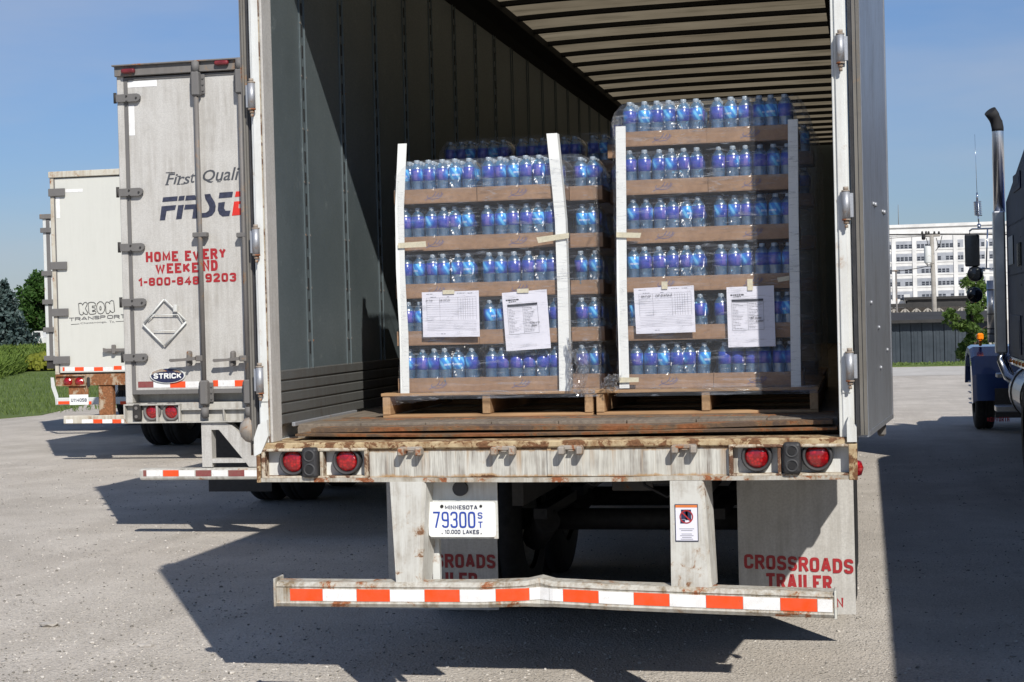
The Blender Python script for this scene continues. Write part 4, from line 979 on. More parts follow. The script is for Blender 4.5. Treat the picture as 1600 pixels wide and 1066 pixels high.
# papers taped to the loads
def paper(corners, lab, y, portrait, hand, tape):
    tl, tr, br, bl = [P(*c, y) for c in corners]
    def at(u, v, dy=0): return (tl.lerp(tr, u)).lerp(bl.lerp(br, u), v)+Vector((0, dy+.003*math.sin(u*3+v*2), 0))
    mb = MB(); rings = [[at(u/6, v/6) for u in range(7)] for v in range(7)]; mb.loft(rings, closed=False, caps=False)
    rings = [[at(u/6, v/6, .0006) for u in range(7)] for v in range(7)]; mb.loft(rings, closed=False, caps=False)
    c = (tl+br)/2; o = solo('paper_sheet', mb, M['paper'], lab, 'paper', 'papers taped to the loads', loc=bl)
    ln = MB()
    def line(u0, v0, u1, v1, w=.0009):
        a, b_ = at(u0, v0, -.0012), at(u1, v1, -.0012); d = (b_-a).normalized(); n_ = Vector((-d.z, 0, d.x))*w/2; ln.quad(a-n_, b_-n_, b_+n_, a+n_)
    rnd = random.Random(int(corners[0][0]))
    def words(u0, u1, v, w=.0022):
        u = u0
        while u < u1-.01: e = min(u1, u+rnd.uniform(.015, .06)); line(u, v, e, v, w); u = e+.012
    if not portrait:
        for u in (.08, .31, .63, .95): line(u, .13, u, .62)
        for u in (.68, .72, .76, .80, .84, .89): line(u, .15, u, .62)
        for k in range(9): line(.08, .13+.05*k+(.01 if k > 1 else 0), .95, .13+.05*k+(.01 if k > 1 else 0), .0007)
        for k in range(7): line(.08, .64+.035*k, .95, .64+.035*k, .0006)
        words(.08, .2, .045); words(.62, .75, .045); words(.8, .9, .045); words(.15, .26, .115); words(.44, .5, .115); words(.32, .40, .93, .003)
    else:
        words(.08, .36, .135, .006); words(.14, .30, .165, .004)
        for k in range(4): line(.1, .215+.009*k, .77, .215+.009*k, .0034)
        line(.1, .26, .77, .26); line(.1, .26, .1, .72); line(.77, .26, .77, .72); line(.44, .26, .44, .72); line(.1, .72, .77, .72)
        for k in range(17):
            words(.12, .12+rnd.uniform(.06, .22), .29+k*.025, .0013)
            words(.46, .46+rnd.uniform(.06, .24), .285+k*.025, .0013)
    po = part('printed_form', ln, M['ink_grey'] if not portrait else M['ink'], o, recalc=False)
    for (s_, u0, u1, v0, v1) in hand:
        a, b_ = at(u0, v1), at(u1, v0); text(s_, M['ink'], o, a.x, b_.x, a.z, b_.z, y-.004, .006, .2, name='handwriting')
    tx0, tx1, tz0, tz1 = tape; a = P(tx0, tz1, y); b_ = P(tx1, tz0, y)
    mb = MB(); mb.box((a.x, y-.0032, a.z), (b_.x, y-.0022, b_.z)); part('tape_strip', mb, M['masking_tape'], o)
    return o
YP = YF-.012
paper([(659, 457), (748, 454), (750, 526), (661, 527)], 'wide printed form taped to the shorter load beside its bowed board', YP, False, [('06 7.06', .07, .19, .17, .20), ('HB-937-K2', .31, .50, .17, .205)], (692, 710, 453, 460))
paper([(784, 458), (854, 452), (861, 544), (791, 549)], 'tilted upright printed sheet with a black heading on the shorter load', YP, True, [('77 Bags of 35', .58, .80, .53, .56), ('Bottles', .62, .74, .575, .60)], (808, 826, 451, 458))
paper([(990, 451), (1084, 446), (1087, 519), (994, 522)], 'wide printed form with handwriting taped to the taller load', YP, False, [('06/7.09', .12, .28, .165, .205), ('NP-B/47A/2', .36, .63, .16, .20)], (1034, 1043, 440, 452))
paper([(1135, 449), (1209, 446), (1212, 541), (1138, 543)], 'upright printed sheet half in shade on the taller load', YP, True, [('67 cases', .50, .72, .50, .54), ('bottles', .60, .76, .555, .59)], (1168, 1176, 436, 454))
def tape_piece(pts, lab, y):
    v = [P(*q, y) for q in pts]; mb = MB(); mb.quad(*v); mb.quad(*[q+Vector((0, .0008, 0)) for q in v][::-1])
    solo('masking_tape', mb, M['masking_tape'], lab, 'tape', 'pieces of masking tape on the loads', loc=v[0], recalc=False)
tape_piece([(622, 380), (665, 377), (666, 386), (622, 388)], 'strip of cream tape crossing the bowed corner board', YF-.0145)
tape_piece([(838, 371), (889, 364), (889, 372), (841, 380)], 'strip of cream tape crossing the creased corner board', YF-.0165)
tape_piece([(963, 363), (1002, 364), (1000, 372), (963, 371)], 'strip of cream tape high on the clean corner board', YF-.0165)
tape_piece([(968, 590), (998, 590), (998, 597), (968, 598)], 'strip of cream tape at the foot of the clean corner board', YF-.0165)
tape_piece([(1214, 434), (1233, 431), (1233, 438), (1216, 441)], 'short cream tape beside the shaded corner board', YF-.0165)
# stretch film round each front load
def film(x0, x1, y0, y1, z0, z1, seed, lab, top_in=.05, lip=.02):
    rnd = random.Random(seed); rings = []; nz = 34; r = .035
    for i in range(nz+1):
        t = i/nz; z = z0+(z1-z0)*t; g = 0
        if t > .95: g = -top_in*((t-.95)/.05)**1.2
        if t < .04: g = lip*(1-t/.04)
        ring = []; a, b_, c, d = x0-g, x1+g, y0-g*.5, y1+g
        pts = []
        for (u0, v0, u1, v1, n_) in ((a+r, c, b_-r, c, 22), (b_, c+r, b_, d-r, 14), (b_-r, d, a+r, d, 6), (a, d-r, a, c+r, 14)):
            for k in range(n_+1): s_ = k/n_; pts.append((u0+(u1-u0)*s_, v0+(v1-v0)*s_))
        for (u, v) in pts:
            q = noise.noise(Vector((u*4+seed, v*4, z*11)))*.006+noise.noise(Vector((u*12, v*12, z*26+seed)))*.0022
            onf = v <= c+1e-6; ring.append(Vector((u+(0 if onf else q*1.6*(1 if u > (a+b_)/2 else -1)), v-abs(q)*(1 if onf else 0), z)))
        rings.append(ring)
    mb = MB(); mb.loft(rings, caps=False, smooth=True); return solo('stretch_film', mb, M['stretch_film'], lab, 'plastic film', 'stretch film round the loads', loc=(x0, y0, z0), recalc=False)
film(-.835, .115, YF-.020, YF+1.2, ZP-.03, 2.50, 1, 'clear stretch film wrapped round the shorter load')
film(.215, 1.115, YF-.020, YF+1.2, ZP-.03, 2.72, 2, 'clear stretch film wrapped round the taller load')
film(-.96, .06, 1.97, 3.2, ZP-.03, 2.74, 3, 'clear stretch film round the load behind the shorter one')
film(.09, 1.12, 1.97, 3.2, ZP-.03, 2.74, 4, 'clear stretch film round the load behind the taller one')
def crumple(pts, w, seed, lab, y):
    rnd = random.Random(seed); rings = []
    P_ = [P(*q, y) for q in pts]; fine = []
    for a, b_ in zip(P_, P_[1:]):
        for k in range(6): fine.append(a.lerp(b_, k/6))
    for p in fine:
        ring = []
        for k in range(12): u = k/11-.5; ring.append(p+Vector((u*w+rnd.uniform(-.006, .006), rnd.uniform(-.03, .0), rnd.uniform(-.008, .008))))
        rings.append(ring)
    mb = MB(); mb.loft(rings, closed=False, caps=False, smooth=False); return solo('crumpled_film', mb, M['crumple_film'], lab, 'plastic film', 'loose crumpled film ends', loc=P_[-1], recalc=False)
crumple([(905, 545), (912, 575), (905, 600), (912, 622)], .07, 1, 'gathered glossy film hanging at the lower corner of the shorter load', YF-.03)
crumple([(890, 530), (893, 570), (892, 612)], .02, 5, 'thin twisted film strand beside the creased corner board', YF-.03)
crumple([(962, 585), (952, 600), (958, 612)], .07, 2, 'bunched white film end at the foot of the gap', YF-.03)
def skirt(pts_top, pts_bot, y, lab, seed):
    rnd = random.Random(seed); n = 40; rings = []
    def interp(pts, t):
        k = min(len(pts)-2, int(t*(len(pts)-1))); f = t*(len(pts)-1)-k; return (pts[k][0]*(1-f)+pts[k+1][0]*f, pts[k][1]*(1-f)+pts[k+1][1]*f)
    for i in range(n+1):
        a = P(*interp(pts_top, i/n), y); b_ = P(*interp(pts_bot, i/n), y); rings.append([a.lerp(b_, k/5)+Vector((0, -.012*math.sin(k*.6)-rnd.uniform(0, .008), rnd.uniform(-.003, .003))) for k in range(6)])
    mb = MB(); mb.loft(rings, closed=False, caps=False, smooth=True); solo('film_skirt', mb, M['stretch_film'], lab, 'plastic film', 'loose crumpled film ends', loc=P(*pts_bot[0], y), recalc=False)
skirt([(600, 620), (700, 612), (930, 608)], [(598, 636), (700, 622), (935, 612)], YF-.02, 'sagging film skirt over the deck of the shorter pallet', 3)
skirt([(960, 604), (1100, 598), (1275, 602)], [(965, 608), (1100, 608), (1278, 614)], YF-.02, 'sagging film skirt over the deck of the taller pallet', 4)

# ================================================================== PARKED TRAILERS, STEPPED BACK ONE BEHIND THE OTHER
def van(loc_y, x0, zt, zb, label, body, frame, sill, sill_h, length=14.6, group='closed trailers parked in a stepped row'):
    x1 = x0+2.6; t = thing('semi_trailer', (x0+1.3, loc_y, 0), label, 'semi-trailer', group); y = loc_y
    mb = MB(); mb.box((x0+.01, y+.14, zb+.16), (x1-.01, y+length, zt-.03), .01); mb.box((x0, y+.14, zb+.06), (x1, y+length, zb+.17)); mb.box((x0, y+.14, zt-.12), (x1, y+length, zt-.028))
    part('trailer_body', mb, body, t)
    for s, a in ((-1, x0), (1, x1-.06)):
        mb = MB(); mb.box((a, y, zb+sill_h), (a+.06, y+.139, zt-.02), .005); part('corner_post', mb, frame, t)
    mb = MB(); mb.box((x0, y+.0, zb), (x1, y+.139, zb+sill_h-.002), .004); part('bumper_sill', mb, sill, t)
    undercarriage(t, x0+1.3, y, length, zb+.1); return t
# ---- second trailer
YB = 5.72; bx0 = P(182, 300, YB).x-.0; 
B = van(YB, -4.625, 3.885, .955, 'closed dirty-white semi-trailer with red HOME EVERY WEEKEND lettering on its doors', M['white_b'], M['white_b'], M['white_b_low'], .165)
mb = MB(); mb.box((-4.63, YB-.03, 3.80), (-2.02, YB+.139, 3.885), .004); mb.box((-4.64, YB-.06, 3.879), (-2.01, YB+.16, 3.892), .003); part('header', mb, M['grey_steel'], B)
z0, z1 = PZ(250, 613, YB)+.0, 3.79
def bdoor(xa, xb):
    mb = MB(); mb.box((xa, YB+.01, z0), (xb, YB+.05, z1), .004); d = part('door', mb, M['white_b'], B)
    mb = MB(); mb.box((xa-.004, YB+.0, z0-.015), (xa+.028, YB+.009, z1)); mb.box((xb-.028, YB, z0-.015), (xb+.004, YB+.009, z1)); mb.box((xa+.0285, YB, z0-.015), (xb-.0285, YB+.009, z0+.02)); mb.box((xa+.0285, YB, z1-.02), (xb-.0285, YB+.009, z1)); part('door_seal', mb, M['grey_hinge'], d)
    return d
BD = bdoor(-4.56, -3.335); BD2 = bdoor(-3.315, -2.09)
for px, py in ((200, 111), (346, 98)):
    c = P(px, py, YB-.05); mb = MB(); mb.box((c.x-.06, YB-.07, c.z-.02), (c.x+.06, YB-.03, c.z+.018), .015, seg=3); part('marker_lamp', mb, M['dull_red'], B)
strap = [(0, -.030), (.17, -.033), (.19, -.028), (.205, -.012), (.207, .006), (.197, .024), (.18, .032), (.0, .030)]
for (px, py) in ((183, 154), (188, 301), (193, 387), (198, 473), (202, 559)):
    for side in (-1, 1):
        c = P(px, py, YB-.02); xx = -4.628 if side < 0 else -2.022
        mb = MB(); mb.prism([(xx-side*u*1.05, c.z+w) for u, w in strap], YB-.028, YB-.006)
        h = part('hinge_strap', mb, M['grey_hinge'], B)
        mb = MB()
        for u, w in ((.10, .014), (.185, -.004), (.1, -.03)): mb.cyl((xx-side*u, YB-.036, c.z+w), (xx-side*u, YB-.028, c.z+w), .008, seg=8)
        mb.cyl((xx+side*.004, YB-.02, c.z-.04), (xx+side*.004, YB-.02, c.z+.045), .014, seg=8); part('hinge_bolt', mb, M['dark_steel'], h, 'stuff')
for (ax, ay, bx, by) in ((303, 104, 322, 622), (376, 100, 386, 618)):
    a, b_ = P(ax, ay, YB-.05), P(bx, by, YB-.05); x = (a.x+b_.x)/2
    mb = MB(); mb.cyl((x, YB-.05, .99), (x, YB-.05, 3.89), .019, seg=12); r_ = part('lock_rod', mb, M['grey_steel'], B)
    for za, zb_ in ((3.60, 3.80), (1.10, 1.30)):
        mb = MB(); mb.box((x-.034, YB-.085, za), (x+.034, YB-.012, zb_), .012); mb.box((x-.062, YB-.02, za+.02), (x+.062, YB-.004, zb_-.02), .004)
        for s in (-1, 1):
            for q in (.05, .1, .15): mb.cyl((x+s*.05, YB-.03, za+q), (x+s*.05, YB-.02, za+q), .009, seg=6)
        e = za+.2 if za > 2 else za-.1; mb.cyl((x, YB-.05, e), (x, YB-.05, e+.08), .032, seg=10)
        part('rod_keeper', mb, M['grey_hinge'], r_)
    zg = PZ(ax, 368, YB); mb = MB(); mb.box((x-.06, YB-.07, zg-.02), (x+.06, YB-.006, zg+.02), .006); part('rod_guide', mb, M['grey_hinge'], r_)
    # handle
    zc = P(ax+18, 560, YB).z; mb = MB()
    mb.box((x-.06, YB-.08, zc-.022), (x, YB-.05, zc+.026), .005); mb.prism([(x-.27, zc-.024), (x-.285, zc-.014), (x-.28, zc+.002), (x-.17, zc+.004), (x-.06, zc+.016), (x-.06, zc-.012), (x-.18, zc-.018)], YB-.088, YB-.066)
    part('lock_handle', mb, M['grey_steel'], r_)
    mb = MB(); mb.box((x-.148, YB-.062, zc-.058), (x-.108, YB-.006, zc+.066), .018, seg=3); mb.cyl((x-.128, YB-.075, zc-.046), (x-.128, YB-.06, zc-.046), .012, seg=8); part('handle_catch', mb, M['grey_steel'], r_)
# placard holder
def pb(px, py, dy=-.014): return P(px, py, YB+dy)
mb = MB(); w_ = .007
def bar(a, b_, w=.008, m=None):
    w *= .68
    (m or mb).tube([pb(*a), pb(*b_)], w, 6)
bar((256, 468), (225, 505), .010); bar((257, 468), (291, 501), .010); bar((223, 507), (256, 540), .012); bar((291, 503), (258, 540), .012)
bar((238, 492), (278, 492), .006); bar((241, 517), (274, 517), .006); bar((232, 500), (242, 491), .006); bar((285, 502), (277, 491), .006)
mb.box((pb(275, 482).x-.016, YB-.04, pb(275, 482).z-.03), (pb(275, 482).x+.016, YB-.01, pb(275, 482).z+.03), .004)
part('placard_holder', mb, M['white_a'], BD)
# oval maker's badge
c = pb(262, 587, 0); ex, ez = PX(290, YB)-c.x, .062
def oval(k, z=0, n=36): return [(c.x+ex*k*math.cos(2*PI*i/n), c.z+ez*k*math.sin(2*PI*i/n)) for i in range(n)]
mb = MB(); mb.prism(oval(1.0), YB-.004, YB+.009); bd = part('oval_badge', mb, M['white_a'], BD)
mb = MB(); mb.prism([(u, w) for u, w in oval(.93)], YB-.0055, YB-.004); part('badge_face', mb, M['plate_dark'], bd)
block('STRICK', M['board_white'], bd, c.x-ex*.78, c.x+ex*.80, c.z-.024, c.z+.020, YB-.0068, .24, .6)
mb = MB(); mb.prism([(c.x+ex*u, c.z+ez*w) for u, w in ((-.95, .02), (-.75, .34), (-.4, .5), (0, .56), (-.05, .66), (-.3, .92), (-.6, .74), (-.85, .48))], YB-.0072, YB-.0056); mb.prism([(c.x+ex*u, c.z+ez*w) for u, w in ((.4, .78), (.62, .62), (.9, .3), (.8, .3), (.55, .42), (.3, .62))], YB-.0072, YB-.0056); part('badge_chip', mb, M['lug_grey'], bd)
def tape_row(y, segs, py0, py1, parent, lab=''):
    for (a, b_, m) in segs:
        p, q = P(a, py1, y), P(b_, py0, y); mb = MB(); mb.box((p.x, y-.0015, p.z), (q.x-.0006, y-.0002, p.z+.050)); part('reflective_tape', mb, M[m], parent, label={'tape_red': 'orange-red tape piece', 'tape_white': 'silvery tape piece', 'tape_dull': 'faded maroon tape piece'}[m])
tape_row(YB+.01, [(216, 240, 'tape_dull'), (240, 266, 'tape_white'), (266, 290, 'tape_red'), (290, 314, 'tape_white')], 600, 606, BD)
tape_row(YB+.01, [(333, 341, 'tape_red'), (341, 367, 'tape_white'), (367, 383, 'tape_red')], 598, 604, BD2)
p, q = P(196, 132, YB), P(244, 119, YB); mb = MB(); mb.box((p.x, YB+.008, 3.71), (q.x, YB+.0095, 3.76)); mb.box((P(200, 165, YB).x, YB+.008, P(200, 212, YB).z), (P(200, 165, YB).x+.05, YB+.0095, P(200, 165, YB).z)); part('clear_tape', mb, M['tape_white'], BD)
# lettering
yt = YB+.0085
def tb(s, m, a, b_, par, bold=.02, **k):
    p, q = P(a[0], a[1], yt), P(b_[0], b_[1], yt); return text(s, M[m], par, p.x, q.x, p.z, q.z, yt, bold, **k)
# a seriffed italic line
def blk(s, m, a, b_, par, t=.24, asp=.5, **k):
    p, q = P(a[0], a[1], yt), P(b_[0], b_[1], yt); z_ = P(b_[0], a[1], yt).z; return block(s, M[m], par, p.x, q.x, p.z, q.z, yt-.0004, t, asp, **k)
def serif(s, px0, py0, px1, py1, par):
    o = tb(s, 'grey_text', (px0, py0), (px1, py1), par, .012, shear=.28)
    return o
serif('Firs', 259, 289, 297, 270, BD); serif('t', 298, 286, 305, 271, BD)
serif('Q', 317, 286.5, 336, 265, BD2); serif('uali', 337, 283, 374, 261, BD2)
blk('HOME EV', 'red_text', (228, 410), (312, 391), BD, .25, .42); blk('ERY', 'red_text', (317, 405.5), (353, 387.5), BD2, .25, .42)
blk('WEEKE', 'red_text', (243, 428), (310, 410), BD, .25, .42); blk('ND', 'red_text', (317, 424), (340, 406), BD2, .25, .42)
blk('1-800-848', 'red_text', (217, 447.5), (311, 431.5), BD, .25, .45); blk('9203', 'red_text', (321, 441.5), (369, 426), BD2, .25, .45)
mb = MB()
for (x, y_) in ((262, 270), (266.5, 270), (270.5, 269.8), (261, 288.8), (280, 275.5), (279, 288), (285.5, 287.6), (342, 284)):
    p = P(x, y_, yt); mb.box((p.x-.016, yt-.001, p.z-.0035), (p.x+.016, yt, p.z+.0035))
part('letter_serif', mb, M['grey_text'], BD)
# slanted block logo, from outlines traced in photo pixels
def poly(pts, m, par, nm='logo_letter', y=None):
    y = yt if y is None else y; mb = MB(); V = [(P(a, b_, y).x, P(a, b_, y).z) for a, b_ in pts]; mb.prism(V, y-.0012, y); return part(nm, mb, M[m], par)
def zc_(x, y): return (180+x/4.4417, 230+y/4.4417)
def zz(l): return [zc_(*q) for q in l]
for pts in ([(333, 349), (434, 341), (430, 373), (327, 381)], [(444, 341), (483, 337), (478, 369), (438, 373)], [(322, 411), (423, 402), (416, 436), (357, 443), (346, 507), (310, 509)], [(437, 404), (477, 400), (461, 498), (422, 502)],
            [(493, 337), (553, 333), (558, 345), (560, 366), (486, 371)], [(486, 400), (562, 396), (566, 440), (568, 496), (534, 496), (543, 430), (478, 434)]):
    poly(zz(pts), 'navy_text', BD)
for pts in ([(585, 345), (597, 358), (600, 372), (594, 388), (585, 398)], [(620, 328), (660, 324), (668, 345), (690, 380), (698, 410), (694, 445), (672, 475), (640, 488), (594, 490), (594, 458), (630, 455), (650, 440), (654, 415), (644, 390), (626, 360)],
            [(724, 316), (818, 309), (812, 348), (718, 356)], [(716, 386), (762, 380), (756, 425), (766, 442), (800, 440), (792, 478), (745, 482), (722, 465), (712, 435)]):
    poly(zz(pts), 'navy_text', BD2)
for pts in ([(838, 308), (874, 306), (876, 342), (831, 346)], [(825, 378), (876, 374), (877, 392), (858, 395), (856, 424), (878, 424), (880, 470), (810, 476)]): poly(zz(pts), 'logo_red', BD2)
# sill details
def blamp(px, py, r=.055):
    c = P(px, py, YB-.02); mb = MB(); mb.lathe([(r*1.4, .03), (r*1.4, 0), (r*1.25, -.012), (r*1.02, -.01), (r, .01)], (c.x, YB-.012, c.z), 'Y', 24); l = part('tail_lamp', mb, M['grey_hinge'], B)
    mb = MB(); mb.lathe([(0, -.012), (r*.6, -.008), (r, .005)], (c.x, YB-.012, c.z), 'Y', 24); part('red_lens', mb, M['red_lens'], l)
for px in (237, 267): blamp(px, 643.5)
for px in (470, 500): blamp(px, 640)
c = P(217, 644, YB); mb = MB(); mb.box((c.x-.035, YB-.05, c.z-.07), (c.x+.035, YB-.003, c.z+.07), .012); bb = part('dock_bumper', mb, M['dark_steel'], B)
mb = MB()
for dz in (-.035, .035): mb.cyl((c.x, YB-.056, c.z+dz), (c.x, YB-.05, c.z+dz), .014, seg=10)
part('bumper_bolt', mb, M['grey_steel'], bb)
mb = MB(); xl = -4.625; zs = .955
mb.box((xl, YB-.045, 1.103), (P(284, 630, YB).x, YB-.001, 1.113)); mb.box((xl, YB-.045, .957), (-2.025, YB-.001, .968)); mb.box((xl, YB-.045, .969), (xl+.012, YB-.001, 1.102))
for px in (248, 283): X = PX(px, YB, 640); mb.box((X-.007, YB-.04, .969), (X+.007, YB-.001, 1.102))
mb.box((PX(286, YB, 640), YB-.04, 1.06), (-2.4, YB-.001, 1.072)); 
for px in (352, 420): X = PX(px, YB, 640); mb.prism([(YB-.04, 1.06), (YB-.001, 1.06), (YB-.001, .969), (YB-.03, .969)], X-.005, X+.005, 'X')
part('sill_rib', mb, M['white_b_low'], B)
# underride guard with cut-out triangular legs
def tri_leg(xc, s, name='guard_leg'):
    pts_o = [(0, .955), (.20, .955), (.27, .93), (.56, .605), (.56, .59), (0, .59)]
    for seg_ in ([(0, .955), (.20, .955), (.27, .93), (.24, .915), (.10, .915), (.085, .90), (0, .90)],):
        pass
    mb = MB(); f = lambda l: [(xc+s*u, w) for u, w in l]
    mb.prism(f([(0, .954), (.085, .954), (.085, .592), (0, .592)]), YB-.02, YB+.07)
    mb.prism(f([(.0855, .954), (.20, .954), (.265, .93), (.56, .612), (.56, .592), (.40, .592), (.385, .615), (.15, .895), (.0855, .895)]), YB-.018, YB+.068)
    mb.prism(f([(.0855, .625), (.37, .625), (.40, .66), (.36, .66), (.0855, .66)]), YB-.016, YB+.066)
    return part(name, mb, M['white_b'], B)
tri_leg(PX(317, YB, 700), 1); tri_leg(-2.65, 1)
mb = MB(); mb.box((PX(221, YB, 740), YB-.055, .49), (-2.07, YB+.055, .585), .02, seg=2); gb = part('underride_guard', mb, M['white_b_low'], B)
yq = YB-.0552
tape_row(yq, [(224, 229, 'tape_dull'), (229, 254, 'tape_white'), (255, 279, 'tape_red'), (280, 304, 'tape_white'), (306, 330, 'tape_dull'), (331, 356, 'tape_white'), (357, 382, 'tape_dull'), (382, 402, 'tape_white')], 738, 744.5, gb)
for s, x in ((-1, -4.5), (1, -2.8)):
    mb = MB(); mb.box((x, YB+1.4, .24), (x+.6, YB+1.415, .95)); part('mud_flap', mb, M['black_rubber'], B)

# ---- third trailer
YC = 13.0; cx0 = P(78, 400, YC).x
C_ = van(YC, -9.04, 3.80, 1.0, 'closed cream semi-trailer with grey outline KEON TRANSPORT lettering and a rusted rear sill', M['cream_c'], M['frame_cream'], M['rust_c'], .15)
mb = MB(); mb.box((-9.05, YC-.02, 3.72), (-6.44, YC+.139, 3.80), .006); part('header', mb, M['frame_cream'], C_)
mb = MB(); mb.box((-8.975, YC+.01, 1.17), (-7.75, YC+.05, 3.71), .004); cd1 = part('door', mb, M['cream_c'], C_)
mb = MB(); mb.box((-7.73, YC+.01, 1.17), (-6.50, YC+.05, 3.71), .004); cd2 = part('door', mb, M['cream_c'], C_)
for xx in (-8.985, -7.746): 
    mb = MB(); mb.box((xx, YC+.0, 1.17), (xx+.014, YC+.009, 3.71)); part('door_seal', mb, M['grey_hinge'], cd1)
for py in (301, 415.5, 488.5, 563):
    for side in (-1, 1):
        z = P(88, py, YC).z; xx = -9.05 if side < 0 else -6.43; mb = MB(); mb.box((min(xx, xx-side*.23), YC-.03, z-.05), (max(xx, xx-side*.23), YC-.002, z+.05), .004)
        h = part('hinge_strap', mb, M['grey_hinge'], C_)
mb = MB(); mb.box((PX(195, YC-.04, 400), YC-.06, 1.1), (PX(195, YC-.04, 400)+.04, YC-.02, 3.8)); part('lock_rod', mb, M['grey_steel'], C_)
mb = MB(); z = P(180, 547, YC).z; xa = PX(165, YC); mb.box((xa, YC-.05, z-.025), (xa+.30, YC-.02, z+.02), .006); mb.prism([(xa, z-.03), (xa+.15, z-.005), (xa, z+.03)], YC-.052, YC-.03); mb.box((xa+.12, YC-.06, z-.05), (xa+.17, YC-.01, z+.07), .01); part('lock_handle', mb, M['grey_steel'], C_)
yt = YC+.0085
def tbox(a, b_, m, par):
    p, q = P(a[0], a[1], yt), P(b_[0], b_[1], yt); mb = MB(); mb.box((p.x, yt-.001, p.z), (q.x, yt+.001, q.z)); part('clear_tape', mb, M[m], par)
tbox((101, 301), (129, 295), 'tape_white', cd1); tbox((88.5, 341), (93, 308), 'tape_white', cd1)
tape_row(YC+.01, [(98, 101, 'tape_red'), (101, 117, 'tape_white'), (117, 131, 'tape_red'), (131, 147, 'tape_white'), (147, 161, 'tape_red'), (161, 176, 'tape_white')], 574, 580, cd1)
tape_row(YC+.01, [(178, 190, 'tape_red'), (191, 204, 'tape_white')], 572.5, 578, cd2)
blk('TRANSP', 'thin_grey', (108, 502), (165, 495), cd1, .24, .9, slant=.022); blk('OR', 'thin_grey', (167.5, 498.5), (187, 492), cd2, .24, .9); blk('T', 'thin_grey', (189, 497.5), (195, 491), cd2, .24, .9)
tb('Chattanooga,', 'thin_grey', (125.8, 507.5), (167, 503), cd1, .008, slant=.012); tb('Tn.', 'thin_grey', (171, 505), (179.5, 501), cd2, .008)
mb = MB()
for a, b_ in (((111, 507.3), (124, 506.3)), ((181, 502.8), (193.5, 502))):
    p, q = P(a[0], a[1], yt), P(b_[0], b_[1], yt); mb.tube([p, q], .004, 4)
part('printed_rule', mb, M['thin_grey'], cd1)
def outline(pts, par):
    mb = MB(); V = [P(100+a/14.545, 460+b_/14.55, yt-.002) for a, b_ in pts]; mb.tube(V+[V[0]], .0055, 4); part('outline_letter', mb, M['thin_grey'], par)
outline([(330, 210), (385, 200), (410, 215), (418, 245), (460, 190), (500, 180), (530, 210), (520, 250), (485, 320), (540, 420), (530, 455), (480, 452), (430, 400), (440, 445), (410, 470), (370, 460), (348, 430)], cd1)
outline([(550, 200), (600, 180), (680, 185), (720, 220), (715, 262), (640, 268), (640, 300), (700, 305), (715, 345), (690, 360), (645, 370), (650, 395), (710, 380), (730, 410), (715, 440), (640, 455), (590, 452), (565, 420)], cd1)
outline([(740, 280), (760, 210), (810, 165), (860, 172), (905, 215), (930, 290), (920, 370), (880, 430), (830, 445), (780, 425), (750, 370)], cd1)
outline([(815, 290), (830, 270), (845, 300), (842, 350), (825, 362), (812, 330)], cd1)
outline([(940, 210), (965, 175), (1010, 175), (1045, 215), (1040, 165), (1075, 140), (1125, 150), (1135, 220), (1148, 390), (1110, 415), (1080, 405), (1040, 360), (1045, 400), (1010, 440), (965, 435), (952, 390), (948, 280)], cd1)
for px in (106, 124):
    c = P(px, 597, YC); mb = MB(); mb.lathe([(.0, -.02), (.04, -.014), (.05, 0), (.062, .004), (.062, .01)], (c.x, YC-.008, c.z), 'Y', 20); part('tail_lamp', mb, M['red_lens'], C_)
c = P(139, 597, YC); mb = MB(); mb.box((c.x-.022, YC-.03, c.z-.065), (c.x+.022, YC-.002, c.z+.065), .015); part('dock_bumper', mb, M['dark_steel'], C_)
mb = MB(); a, b_ = P(89, 588, YC), P(135, 588, YC); mb.box((a.x, YC-.03, 1.128), (b_.x, YC-.001, 1.142)); mb.box((a.x, YC-.03, 1.001), (b_.x, YC-.001, 1.012)); mb.box((b_.x-.01, YC-.03, 1.0125), (b_.x, YC-.001, 1.1275)); part('sill_rib', mb, M['rust_c'], C_)
a, b_ = PX(152, YC), PX(174, YC); mb = MB(); mb.box((a, YC+.02, .6), (b_, YC+.12, .999), .01); part('guard_leg', mb, M['rust_c'], C_)
mb = MB(); mb.box((a+1.2, YC+.02, .6), (b_+1.2, YC+.12, .999), .01); part('guard_leg', mb, M['rust_c'], C_)
mb = MB(); mb.box((PX(101.5, YC, 658), YC-.05, .505), (-6.6, YC+.05, .612), .01); gc = part('underride_guard', mb, M['frame_cream'], C_)
tape_row(YC-.0505, [(103, 114, 'tape_white'), (128, 145, 'tape_white'), (146, 160, 'tape_red'), (160, 175, 'tape_white'), (176, 189, 'tape_red'), (190, 204, 'tape_white')], 655, 661.5, gc)
p, q = P(109, 633, YC), P(138, 616.5, YC); mb = MB(); mb.box((p.x, YC-.004, p.z), (q.x, YC-.001, q.z), .001); lp = part('licence_plate', mb, M['board_white'], C_)
block('U114058', M['plate_dark'], lp, p.x+.022, q.x-.022, p.z+.04, q.z-.05, YC-.0055, .19)
mb = MB(); mb.box((p.x-.01, YC+.002, q.z-.01), (q.x, YC+.01, 1.0)); part('plate_hanger', mb, M['rust_c'], lp)
